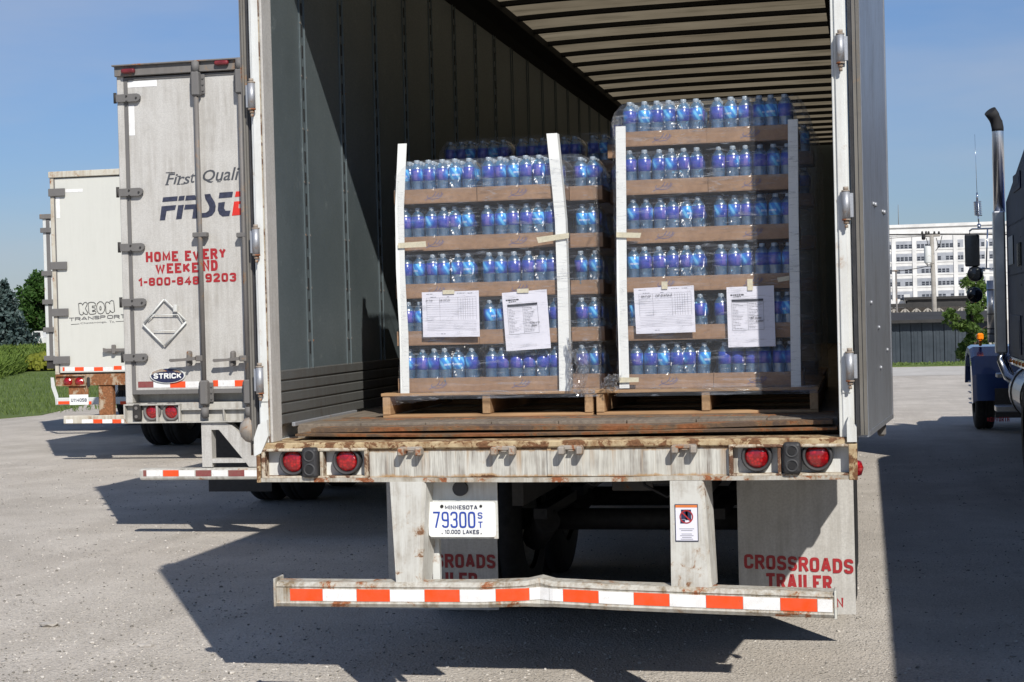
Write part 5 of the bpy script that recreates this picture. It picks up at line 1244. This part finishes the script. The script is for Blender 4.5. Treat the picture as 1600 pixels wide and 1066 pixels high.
# ---- fourth trailer
YD = 18.0
D_ = van(YD, -11.79, 3.63, 1.10, 'closed pale semi-trailer of which only a thin edge shows, behind the cream one', M['white_d'], M['white_d'], M['dark_steel'], .13)
mb = MB(); mb.box((-11.83, YD-.03, 3.55), (-9.18, YD+.139, 3.63), .006); part('header', mb, M['grey_steel'], D_)
mb = MB(); mb.box((-11.70, YD+.01, 1.25), (-10.50, YD+.05, 3.54), .004); dd = part('door', mb, M['white_d'], D_)
mb = MB(); mb.box((-10.48, YD+.01, 1.25), (-9.25, YD+.05, 3.54), .004); part('door', mb, M['white_d'], D_)
mb = MB(); mb.box((-11.73, YD-.004, 1.25), (-11.67, YD+.0095, 3.54)); part('door_seal', mb, M['grey_hinge'], dd)
for py in (360, 427.5, 472, 515.5, 560):
    z = P(72, py, YD).z; mb = MB(); mb.box((-11.82, YD-.035, z-.04), (-11.64, YD-.002, z+.04), .004); part('hinge_strap', mb, M['grey_hinge'], D_)
mb = MB(); mb.box((PX(84, YD), YD+.006, P(90, 573, YD).z), (PX(91, YD), YD+.0095, P(90, 569, YD).z)); part('reflective_tape', mb, M['tape_red'], dd)
mb = MB(); mb.loft([[P(79, 590, YD), P(84, 590, YD), P(84, 590, YD+.08), P(79, 590, YD+.08)], [P(80, 605, YD), P(86, 603, YD), P(86, 603, YD+.08), P(80, 605, YD+.08)], [P(86, 622, YD), P(91, 618, YD), P(91, 618, YD+.08), P(86, 622, YD+.08)], [P(87, 633, YD), P(92, 633, YD), P(92, 633, YD+.08), P(87, 633, YD+.08)]]); part('guard_bracket', mb, M['white_d'], D_)
mb = MB(); mb.box((PX(89, YD), YD-.05, .505), (-9.3, YD+.05, .62), .01); gd = part('underride_guard', mb, M['white_d'], D_)
tape_row(YD-.0505, [(91, 109, 'tape_red'), (139, 143, 'tape_red'), (172, 176, 'tape_red'), (188, 200, 'tape_red')], 627, 632, gd)
for a in (168, 200):
    mb = MB(); mb.prism([(PX(a, YD), .62), (PX(a, YD)+.1, .62), (PX(a, YD)+.42, 1.09), (PX(a, YD)+.3, 1.09)], YD, YD+.06); part('guard_leg', mb, M['white_d'], D_)

# ================================================================== TRUCK TRACTOR AND ADDED UNSEEN TANK TRAILER
T = thing('truck_tractor', (4.07, 14.5, 0), 'dark blue truck tractor with a tall chrome exhaust stack, seen from behind', 'truck')
xl = 3.08; xr = 5.06
mb = MB(); pr_ = [(14.5, 1.12), (14.5, 3.02), (10.45, 3.70), (10.45, 1.12)]
mb.prism(pr_, xl, xr, 'X'); slp = part('sleeper_body', mb, M['dark_blue'], T)
for (a, b_, c_, d_) in ((1577, 367, 1583, 415), (1590, 378, 1595, 417)):
    def onx(px, py, x):
        d = FWD+RGT*((px-800)/FPX)+UP*((533-py)/FPX); return CAM+d*((x-CAM.x)/d.x)
    p, q = onx(a, d_, xl-.005), onx(c_, b_, xl-.005); mb = MB(); mb.box((xl-.012, q.y, p.z), (xl-.001, p.y, q.z), .004); part('window', mb, M['glass_dark'], slp)
for (a, b_, c_, d_) in ((1580, 493, 1595, 550), (1584, 266, 1594, 302)):
    p, q = onx(a, d_, xl-.005), onx(c_, b_, xl-.005); mb = MB(); mb.box((xl-.014, q.y, p.z), (xl-.001, p.y, q.z), .012, seg=2); h = part('hatch', mb, M['dark_blue'], slp)
    mb = MB(); mb.box((xl-.018, q.y+.1, p.z+.06), (xl-.0145, p.y-.1, q.z-.06), .002); part('hatch_panel', mb, M['dark_blue'], h)
mb = MB(); mb.box((xl-.02, 10.45, 1.02), (xl+.02, 14.2, 1.115), .004); st = part('rocker_trim', mb, M['chrome'], slp)
for k in range(9): mb = MB(); mb.lathe([(0, -.02), (.022, -.012), (.026, 0)], (xl-.02, 10.8+k*.4, 1.068), 'X', 10); part('trim_lamp', mb, M['amber'], st)
mb = MB()
for z in (1.3, 2.1, 2.7):
    for k in range(24):
        y = 10.6+k*.155
        if z < 3.6-(y-10.45)*.22: mb.cyl((xl-.004, y, z), (xl-.0005, y, z), .012, seg=6)
for y in (11.2, 12.6, 14.2):
    for k in range(9): mb.cyl((xl-.004, y, 1.25+k*.18), (xl-.0005, y, 1.25+k*.18), .012, seg=6)
part('rivet', mb, M['dark_steel'], slp, 'stuff')
mb = MB(); mb.prism([(14.45, 1.15), (14.45, 2.75), (15.4, 2.75), (15.95, 2.1), (16.2, 2.0), (16.2, 1.15)], 3.22, 4.92, 'X'); cabp = part('cab', mb, M['blue_paint'], T)
mb = MB(); mb.prism([(14.8, 2.1), (14.8, 2.6), (15.35, 2.6), (15.72, 2.1)], 3.212, 3.22, 'X'); mb.prism([(14.8, 2.1), (14.8, 2.6), (15.35, 2.6), (15.72, 2.1)], 4.92, 4.928, 'X'); part('window', mb, M['glass_dark'], cabp)
mb = MB(); mb.prism([(16.21, .95), (16.21, 2.0), (17.6, 1.85), (18.35, 1.72), (18.42, .8)], 3.52, 4.62, 'X'); part('hood', mb, M['blue_paint'], T)
mb = MB(); mb.box((2.9, 18.45, .35), (5.24, 18.6, .8), .05, seg=2); part('front_bumper', mb, M['chrome'], T)
for s in (-1, 1):
    xo = 2.75 if s < 0 else 5.39; xi = 3.5 if s < 0 else 4.64
    arc = [(16.42, .42), (16.5, .78), (16.72, 1.02), (17.05, 1.14), (17.5, 1.16), (17.95, 1.08), (18.25, .88), (18.36, .62)]
    inn = [(18.24, .62), (18.1, .86), (17.85, 1.0), (17.45, 1.08), (17.08, 1.05), (16.86, .92), (16.78, .6), (16.8, .42)]
    mb = MB(); rings = []
    for x, sc_ in ((xo, .0), (xo-s*.05, .03), (xi, .03)):
        rings.append([Vector((x, 17.4+(u-17.4)*(1+sc_*.5), w+sc_)) for u, w in arc]+[Vector((x, u, w)) for u, w in inn])
    mb.loft(rings); part('fender', mb, M['blue_paint'], T)
    c = Vector((xo+.15 if s < 0 else xo-.15, 17.0, 1.30)); mb = MB(); mb.box((c.x-.02, 16.98, 1.18), (c.x+.02, 17.06, 1.26), .01); mb.box((c.x-.045, 16.98, 1.26), (c.x+.045, 17.06, 1.36), .02); part('turn_lamp', mb, M['amber'], T)
    w = add_wheel(T, 4.07+s*1.12, 17.4, s)
    hx = 4.07+s*1.27; mb = MB(); mb.cyl((hx-s*.1, 17.4, .52), (hx, 17.4, .52), .14, .10, 20)
    for k in range(10): a = k*PI/5; mb.cyl((hx-s*.06, 17.4+.16*math.cos(a), .52+.16*math.sin(a)), (hx+s*.05, 17.4+.16*math.cos(a), .52+.16*math.sin(a)), .018, .006, 8)
    part('hub', mb, M['chrome'], T)
    mb = MB(); mb.cyl((4.07+s*1.02, 16.35, 1.25), (4.07+s*1.02, 16.35, 2.08), .095, seg=20)
    ac = part('air_cleaner', mb, M['aluminium'], T)
    mb = MB()
    for z in (1.35, 1.42, 1.62, 1.95): mb.cyl((4.07+s*1.02, 16.35, z), (4.07+s*1.02, 16.35, z+.012), .099, seg=20)
    part('band', mb, M['dark_steel'], ac)
    # stack with heat shield
    sx = 4.07+s*1.06; sy = 14.62
    mb = MB(); mb.tube([(sx, sy, 2.9), (sx, sy, 3.95), (sx-.01, sy-.0, 4.02), (sx-.05, sy-.03, 4.10), (sx-.09, sy-.06, 4.16)] if s < 0 else [(sx, sy, 2.9), (sx, sy, 3.95), (sx+.01, sy, 4.02), (sx+.05, sy-.03, 4.10), (sx+.09, sy-.06, 4.16)], .072, 20); ex_ = part('exhaust_stack', mb, M['stack_metal'], T)
    mb = MB(); mb.tube([(sx, sy, 3.915), (sx, sy, 3.955), (sx+s*.012, sy-.002, 4.022), (sx+s*.05, sy-.032, 4.105), (sx+s*.092, sy-.062, 4.165)], [.0725, .0735, .0745, .0755, .077], 20); part('sooty_tip', mb, M['dark'], ex_)
    mb = MB(); mb.box((sx-.085, sy-.085, 1.14), (sx+.06, sy+.085, 2.92), .02, seg=2); hs = part('heat_shield', mb, M['aluminium'], ex_)
    mb = MB(); mb.tube([(sx, sy, 1.2), (sx+.0, sy, 1.05), (sx+.06, sy-.2, .85), (sx+.15, sy-.4, .78), (sx+.3, sy-.5, .75)] if s < 0 else [(sx, sy, 1.2), (sx, sy, 1.05), (sx-.1, sy-.3, .8), (sx-.3, sy-.5, .75)], .07, 14); part('exhaust_elbow', mb, M['chrome'], ex_)
    tx = 4.07+s*.68; mb = MB(); mb.cyl((tx, 10.9, .68), (tx, 14.3, .68), .345, seg=32)
    tk = part('fuel_tank', mb, M['aluminium'], T)
    for y in (11.3, 12.6, 13.9): mb = MB(); mb.lathe([(.345, -.04), (.358, -.038), (.358, .038), (.345, .04)], (tx, y, .68), 'Y', 32); part('tank_strap', mb, M['dark_steel'], tk)
    mb = MB(); mb.box((tx-.42 if s < 0 else tx, 15.3, .36), (tx if s < 0 else tx+.42, 15.62, .44), .01); part('cab_step', mb, M['aluminium'], T); mb = MB(); mb.box((tx-.4 if s < 0 else tx, 15.32, .80), (tx if s < 0 else tx+.4, 15.6, .86), .01); part('cab_step', mb, M['aluminium'], T)
    mb = MB(); mb.box((tx-.36 if s < 0 else tx, 16.3, .22), (tx if s < 0 else tx+.36, 16.32, .62)); mfl = part('mud_flap', mb, M['black_rubber'], T)
    if s < 0:
        block('KENWORTH', M['red_text'], mfl, PX(1541, 16.3), PX(1576, 16.3), PZ(1550, 659, 16.29), PZ(1550, 652, 16.29), 16.293, .2)
    # mirrors
    if s < 0:
        yy = 16.0
        p, q = P(1508, 417, yy), P(1530, 366, yy); mb = MB(); mb.box((p.x, yy-.05, p.z), (q.x, yy+.03, q.z), .02, seg=2); mr = part('mirror', mb, M['black_plastic'], T)
        mb = MB(); mb.box((p.x+.012, yy-.053, p.z+.012), (q.x-.012, yy-.05, q.z-.012)); part('mirror_glass', mb, M['glass_dark'], mr)
        for (px, py) in ((1524, 428), (1523, 461)):
            c = P(px, py, yy-.02); mb = MB(); mb.lathe([(0, -.03), (.06, -.025), (.098, -.008), (.104, .005), (.09, .03), (.0, .05)], c, 'Y', 24); part('round_mirror', mb, M['glass_dark'], T)
        mb = MB(); mb.tube([P(1515, 366, yy), P(1515, 361, yy), P(1519, 358, yy), P(1552, 357, yy-.3)], .012, 8); mb.tube([P(1530, 420, yy), P(1552, 420, yy-.3)], .012, 8); mb.tube([P(1543, 357, yy-.1), P(1541, 420, yy-.1)], .010, 8); part('mirror_bracket', mb, M['chrome'], T)
        a = P(1529, 358, yy); mb = MB(); mb.cyl(P(1530, 359, yy), P(1529.5, 350, yy), .024, seg=10); mb.cyl(P(1529.5, 350, yy), P(1528, 334, yy), .009, seg=8)
        pts = []
        lo, hi = P(1528.4, 337, yy), P(1527, 315, yy)
        for k in range(81): t_ = k/80; an = t_*2*PI*8; pts.append(lo.lerp(hi, t_)+Vector((.045*math.cos(an), .045*math.sin(an), 0)))
        mb.tube(pts, .008, 5); mb.cyl(lo, hi, .010, seg=8); mb.cyl(hi, P(1526.5, 301, yy), .016, .010, 8); mb.cyl(P(1526.5, 301, yy), P(1523, 210, yy), .004, .002, 6); part('coil_antenna', mb, M['chrome'], T)
    for y in (8.2, 9.55):
        for off in (1.12, .78): add_wheel(T, 4.07+s*off, y, s)
    mb = MB(); mb.box((4.07+s*.43-.04, 7.4, .75), (4.07+s*.43+.04, 18.4, 1.0)); part('frame_rail', mb, M['dark_steel'], T)
mb = MB(); mb.cyl((4.07, 8.9, 1.0), (4.07, 8.9, 1.08), .45, seg=24); part('fifth_wheel', mb, M['dark_steel'], T)
# unseen tank trailer, added behind the tractor to cast the yard's big shadow
K = thing('added_tank_trailer', (4.07, 2, 0), 'unseen steel tank trailer added behind the blue truck tractor to cast a shadow', 'tank trailer')
mb = MB(); pf = [(0, -6.4), (.5, -6.38), (.95, -6.25), (1.08, -6.05), (1.1, -5.9), (1.1, 9.6), (1.08, 9.75), (.95, 9.9), (.5, 10.0), (0, 10.02)]
mb.lathe(pf, (4.07, 0, 2.25), 'Y', 48); tk = part('tank_shell', mb, M['aluminium'], K)
mb = MB()
for y in range(-5, 10, 2): mb.lathe([(1.1, -.03), (1.103, -.028), (1.103, .028), (1.1, .03)], (4.07, y, 2.25), 'Y', 48)
part('tank_band', mb, M['aluminium'], tk)
mb = MB()
for s in (-1, 1): mb.box((4.07+s*.45-.05, -6, 1.10), (4.07+s*.45+.05, 9.9, 1.28))
part('frame_rail', mb, M['dark_steel'], K)
for y in (-4.6, -3.3):
    for s in (-1, 1):
        for off in (1.12, .78): add_wheel(K, 4.07+s*off, y, s)
    mb = MB(); mb.cyl((3.1, y, .52), (5.04, y, .52), .06, seg=10); mb.box((3.55, y-.1, .5), (3.65, y+.1, 1.1)); mb.box((4.5, y-.1, .5), (4.6, y+.1, 1.1)); part('axle', mb, M['dark_steel'], K)

# ================================================================== BEYOND THE ROAD
YFA = 500.
zr = PZ(1450, 353, YFA); zbse = -2.6
xa, xb = PX(960, YFA, 400), PX(1720, YFA, 400)
FB = thing('factory_building', ((xa+xb)/2, YFA, zbse), 'long white factory with rows of banded windows and a flat roof', 'building')
mb = MB(); mb.box((xa, YFA, zbse), (xb, YFA+40, zr)); wl = part('wall', mb, M['factory_white'], FB)
mb = MB(); mb.box((xa-.3, YFA-.5, zr-.3), (xb+.3, YFA+40.3, zr+.6)); mb.box((xa-.2, YFA-.25, PZ(1450, 367, YFA)), (xb+.2, YFA-.01, PZ(1450, 364.5, YFA))); part('cornice', mb, M['factory_white'], FB)
p, q = P(1490, 352, YFA+8), P(1520, 349, YFA+8); mb = MB(); mb.box((p.x, YFA+8, zr+.6), (q.x, YFA+16, q.z)); part('roof_hut', mb, M['shed_roof'], FB)
rows_ = [(376, 388), (395.4, 407.5), (415, 427), (434.6, 446.5), (454.5, 466.6)]
rnd = random.Random(3)
cols_ = [(1400.6+32.2*k, 1426+32.2*k) for k in range(-13, 3)]+[(1496.5, 1506), (1514, 1539.5), (1546, 1571.5), (1578, 1604), (1610, 1636), (1642, 1668), (1674, 1700)]
for (za_, zb_) in rows_:
    zt_, zl_ = PZ(1450, za_, YFA), PZ(1450, zb_, YFA)
    for (ca, cb) in cols_:
        x0_, x1_ = PX(ca, YFA, 420), PX(cb, YFA, 420); mb = MB(); mb.box((x0_, YFA-.04, zl_), (x1_, YFA-.02, zt_)); wn_ = part('window', mb, M['win_grey'], wl)
        mb = MB(); npn = max(2, round((cb-ca)/6.4)); wpp = (x1_-x0_)/npn
        for k in range(npn):
            if rnd.random() < .12: continue
            for r_ in range(2):
                zz0 = zl_+.15+r_*(zt_-zl_)*.27; mb.box((x0_+wpp*(k+.12), YFA-.08, zz0), (x0_+wpp*(k+.88), YFA-.045, zz0+(zt_-zl_)*.22))
        part('pane', mb, M['win_dark'], wn_)
    mb = MB(); mb.box((xa, YFA-.16, zl_-.5), (xb, YFA-.01, zl_-.1)); part('string_course', mb, M['factory_white'], wl)
for k in range(-13, 10):
    X = PX(1397+32.2*k, YFA, 420); mb = MB(); mb.box((X-.6, YFA-.3, zbse), (X+.6, YFA-.17, PZ(1450, 368, YFA))); part('pilaster', mb, M['factory_white'], wl)
p = P(1404, 354, YFA+5); mb = MB(); mb.cyl((p.x, YFA+5, zr), (p.x, YFA+5, PZ(1404, 320, YFA+5)), .12, .06, 6); solo('radio_mast', mb, M['grey_steel'], 'thin radio mast on the factory roof', 'mast', loc=(p.x, YFA+5, zr))
# shed with panelled wall
YS = 70.; sx0, sx1 = PX(1120, YS, 520), PX(1545, YS, 520); zt_ = PZ(1450, 500, YS)
SH = thing('metal_shed', ((sx0+sx1)/2, YS, -2.6), 'low blue-grey metal shed with a dark roof below the road', 'shed')
nx = 25; wv = (sx1-sx0)/nx
mb = MB(); mb.box((sx0, YS+.06, -2.6), (sx1, YS+14, zt_-.02)); part('wall', mb, M['shed_metal'], SH)
for k in range(nx):
    mb = MB(); mb.box((sx0+wv*k+.02, YS+(.0 if k % 2 else .012), -2.6), (sx0+wv*(k+1)-.02, YS+.058, zt_-.05), .008)
    for j in (1, 2): mb.box((sx0+wv*(k+j/3)-.02, YS-.012, -2.6), (sx0+wv*(k+j/3)+.02, YS+.0, zt_-.05))
    part('wall_panel', mb, M['shed_metal'], SH)
mb = MB(); mb.prism([(YS-.4, zt_-.12), (YS-.4, zt_+.02), (YS+7, zt_+.35), (YS+14.5, zt_+.02), (YS+14.5, zt_-.1)], sx0-.4, sx1+.4, 'X'); part('roof', mb, M['shed_roof'], SH)
# open canopy and low buildings further on
YK = 112.; a, b_ = PX(1180, YK, 480), PX(1530, YK, 480); zt_ = PZ(1450, 477.5, YK)
KN = thing('open_canopy', ((a+b_)/2, YK, -2.6), 'long dark open canopy with diagonal braces behind the shed', 'canopy')
mb = MB(); mb.box((a, YK, zt_-.1), (b_, YK+8, zt_+.18)); part('roof', mb, M['shed_roof'], KN)
mb = MB(); mb.box((a, YK+8.2, -2.6), (b_, YK+8.4, zt_-.12)); part('back_wall', mb, M['stone'], KN)
for k in range(20):
    X = a+(b_-a)*(k+.5)/20; mb = MB(); mb.box((X-.08, YK+.1, -2.6), (X+.08, YK+.26, zt_-.1)); mb.tube([(X, YK+.18, zt_-1.0), (X+.8, YK+.18, zt_-.1)], .06, 5); mb.tube([(X, YK+.18, zt_-1.0), (X-.8, YK+.18, zt_-.1)], .06, 5); part('post', mb, M['pole_wood'], KN)
YL = 165.; p, q = P(1418, 480, YL), P(1530, 465.5, YL); mb = MB(); mb.box((p.x, YL, -2.6), (q.x, YL+20, q.z)); mb.box((p.x-.3, YL-.3, q.z+.001), (q.x+.3, YL+20.3, q.z+.25))
solo('warehouse', mb, M['shed_roof'], 'dark flat-roofed low warehouse in front of the white factory', 'building', loc=(p.x, YL, -2.6))
p, q = P(1385, 480, YL), P(1416, 470, YL); mb = MB(); mb.box((p.x, YL+2, -2.6), (q.x, YL+14, q.z)); mb.box((P(1413, 470, YL).x, YL+1, q.z), (q.x+.4, YL+2, P(1413, 460, YL).z)); solo('warehouse', mb, M['factory_white'], 'small white hut with a dark chimney before the factory', 'building', loc=(p.x, YL, -2.6))
# utility pole with transformer
YU = 95.; top, bot = P(1455.5, 368, YU), P(1462, 478, YU); bot = Vector((bot.x, YU, -2.6))
U_ = thing('utility_pole', (bot.x, YU, -2.6), 'wooden utility pole carrying a grey transformer can and crossarm', 'utility pole')
mb = MB(); mb.cyl(bot, top, .17, .12, 12); part('pole', mb, M['pole_wood'], U_)
mb = MB(); a, b_ = P(1440, 369, YU), P(1469, 368, YU); mb.tube([a, b_], .07, 6); ca_ = part('crossarm', mb, M['pole_wood'], U_)
for px in (1441, 1447, 1451, 1460, 1467): c = P(px, 367, YU); mb = MB(); mb.lathe([(0, .22), (.05, .2), (.07, .1), (.05, .02), (.03, 0)], c, 'Z', 8); part('insulator', mb, M['dark_steel'], ca_)
c = P(1449.5, 398, YU-.35); mb = MB(); mb.lathe([(0, -.5), (.2, -.5), (.21, -.45), (.21, .42), (.17, .5), (0, .52)], c, 'Z', 18); tf = part('transformer', mb, M['aluminium'] if False else M['white_d'], U_)
c = P(1443, 371, YU-.2); mb = MB(); mb.lathe([(0, -.16), (.1, -.14), (.12, 0), (.1, .14), (0, .16)], c, 'Z', 12); part('cutout', mb, M['dark'], U_)
mb = MB()
for (a, b_, c_) in (((1447, 372), (1451, 385), (1449, 388)), ((1463, 372), (1466, 386), (1462, 392)), ((1472, 368), (1468, 385), (1462, 392)), ((1445, 410), (1450, 416), (1456, 416)), ((1459, 412), (1450, 414), (1444, 405))): mb.tube([P(*a, YU-.3), P(*b_, YU-.3), P(*c_, YU-.3)], .022, 5)
part('jumper_wire', mb, M['dark_steel'], U_)
def wire(name, pts, r, lab, y):
    v = [P(*q, y) for q in pts]; mb = MB(); mb.tube(v, r, 6); return solo(name, mb, M['dark_steel'], lab, 'wire', 'overhead wires beyond the road', loc=v[0])
wire('overhead_wire', [(1200, 373), (1330, 367.5), (1455, 366), (1580, 366.5), (1700, 371)], .045, 'thick overhead wire crossing the factory front at crossarm height', YU)
wire('overhead_wire', [(1402, 424), (1430, 420), (1456, 415)], .025, 'thin wire running from the transformer pole to the short pole', YU-.1)
wire('overhead_wire', [(1200, 382), (1340, 376), (1441, 369)], .018, 'thin upper wire reaching the crossarm from the door side', YU)
YV = 92.; p = P(1400, 424, YV); mb = MB(); mb.cyl((p.x, YV, -2.6), (p.x, YV, p.z), .06, .05, 8); mb.box((p.x-.25, YV-.08, p.z-.02), (p.x+.15, YV+.08, p.z+.07), .02); solo('lamp_post', mb, M['grey_steel'], 'short thin post with a flat head between the door and the utility pole', 'post', loc=(p.x, YV, -2.6))

# ------------------------------------------------------------------ trees
def tree(name, x, y, z0, h, crown_r, crown_z0, seed, mat, label, cat, nclump=34, per=230, leaf=.11, spruce=False, group=None, trunk_r=.18):
    rnd = random.Random(seed); t = thing(name, (x, y, z0), label, cat, group)
    mb = MB(); mb.tube([(x, y, z0-.1), (x+.05, y, z0+h*.3), (x-.04, y+.03, z0+h*.65), (x, y, z0+h*.9)], [trunk_r, trunk_r*.8, trunk_r*.5, trunk_r*.15], 9)
    vs = []; fs = []
    def leafq(c, s):
        n_ = Vector((rnd.gauss(0, 1), rnd.gauss(0, 1), rnd.gauss(.3, 1))).normalized(); u = n_.orthogonal().normalized(); v = n_.cross(u); a = rnd.uniform(0, 6.28); u2 = u*math.cos(a)+v*math.sin(a); v2 = n_.cross(u2); k = len(vs)
        vs.extend([c-u2*s, c-v2*s*.55, c+u2*s, c+v2*s*.55]); fs.append((k, k+1, k+2, k+3))
    if spruce:
        lv = 26
        for i in range(lv):
            f = i/(lv-1); zz_ = crown_z0+(h-crown_z0)*f; rr = crown_r*(1-f)**.85*(.85+.25*rnd.random())+.12
            nb = int(6+14*(1-f))
            for k in range(nb):
                a = 2*PI*k/nb+rnd.uniform(-.3, .3); L_ = rr*rnd.uniform(.7, 1.12)
                e = Vector((x+L_*math.cos(a), y+L_*math.sin(a), z0+zz_-L_*.22))
                if i % 3 == 0 and k % 2 == 0: mb.tube([(x, y, z0+zz_), e], [.035, .01], 4)
                for m_ in range(int(per/26)+int(16*L_)):
                    q = rnd.random()**.6; c = Vector((x, y, z0+zz_)).lerp(e, q)+Vector((rnd.gauss(0, .09), rnd.gauss(0, .09), rnd.gauss(-.05, .08)))*(.6+q); leafq(c, leaf*rnd.uniform(.6, 1.3))
    else:
        for i in range(nclump):
            a = rnd.uniform(0, 6.28); f = rnd.random(); zz_ = crown_z0+(h-crown_z0)*f; env = crown_r*math.sin(PI*min(1, .18+.78*f))**.7; q = rnd.uniform(.25, 1.)*env
            c = Vector((x+q*math.cos(a), y+q*math.sin(a), z0+zz_)); r_ = rnd.uniform(.16, .34)*crown_r
            mb.tube([(x, y, z0+max(crown_z0*.6, zz_*.6)), (Vector((x, y, z0+zz_*.8)).lerp(c, .5)), c], [trunk_r*.35, trunk_r*.2, .01], 4)
            for k in range(per):
                d = Vector((rnd.gauss(0, 1), rnd.gauss(0, 1), rnd.gauss(0, .8))).normalized()*r_*rnd.uniform(.5, 1.15); leafq(c+d, leaf*rnd.uniform(.6, 1.3))
    part('trunk', mb, M['bark'], t)
    me = bpy.data.meshes.new('crown'); me.from_pydata([tuple(v-Vector((x, y, z0))) for v in vs], [], fs); me.materials.append(M[mat]); o = bpy.data.objects.new('crown', me); COL.objects.link(o); o.parent = t
    return t
p = P(10, 550, 96); tree('spruce_tree', p.x, 96, 0, 5.05, 2.3, .3, 3, 'leaf_spruce', 'blue-green spruce tree standing behind the yellow flowers', 'tree', spruce=True, per=340, leaf=.15)
p = P(72, 500, 118); tree('leafy_tree', p.x, 118, 0, 5.9, 2.5, 1.2, 5, 'leaf_green', 'dark green broadleaf tree with a ragged crown showing beside the spruce', 'tree', 46, 260, .17)
p = P(110, 500, 122); tree('leafy_tree', p.x, 122, 0, 5.9, 3.0, .9, 6, 'leaf_green', 'dense broadleaf tree partly hidden behind the cream trailer', 'tree', 46, 240, .18)
for i, (px, y, h, r) in enumerate([(48, 128, 3.7, 2.2), (72, 131, 4.2, 2.5), (-30, 130, 5.2, 2.8), (150, 134, 4.8, 3.2), (25, 136, 3.0, 2.6)]):
    p = P(px, 520, y); tree('leafy_shrub', p.x, y, 0, h, r, .15, 20+i, 'leaf_green', ['low dark shrub behind the pickup cab', 'dark shrub under the ragged broadleaf crown', 'tall shrub past the spruce at the picture edge', 'broad shrub mostly hidden by the trailers', 'low dark shrub behind the spruce foot'][i], 'shrub', 30, 200, .18, group='shrubs along the far side of the field')
p = P(1520, 500, 47); tree('young_tree', p.x, 47, ground_z(p.x, 47), 2.9, .78, .25, 8, 'leaf_tree', 'light green young tree beside the truck mirror and shed', 'tree', 34, 130, .075, trunk_r=.06)
# white pickup beyond the flowers
p = P(60, 549, 112); X = p.x; Y = 112.
PK = thing('pickup_truck', (X, Y, 0), 'small white pickup truck parked beyond the yellow flowers', 'pickup')
zb_ = .95
mb = MB(); mb.prism([(X-1.4, .5), (X-1.4, zb_), (X-1.3, zb_+.12), (X-.45, zb_+.17), (X+2.9, zb_+.17), (X+2.9, .5)], Y-.9, Y+.9); part('truck_body', mb, M['factory_white'], PK)
mb = MB(); mb.prism([(X-.35, zb_+.175), (X-.02, zb_+.62), (X+.12, zb_+.68), (X+.82, zb_+.68), (X+.9, zb_+.175)], Y-.8, Y+.8); cb = part('cab', mb, M['factory_white'], PK)
mb = MB(); mb.prism([(X-.14, zb_+.22), (X+.1, zb_+.58), (X+.62, zb_+.58), (X+.66, zb_+.22)], Y-.81, Y-.802); part('window', mb, M['glass_dark'], cb)
for xx in (X-.75, X+1.9):
    for yy in (Y-.8, Y+.8): mb = MB(); mb.cyl((xx, yy-.1, .36), (xx, yy+.1, .36), .36, seg=20); part('wheel', mb, M['tyre'], PK)
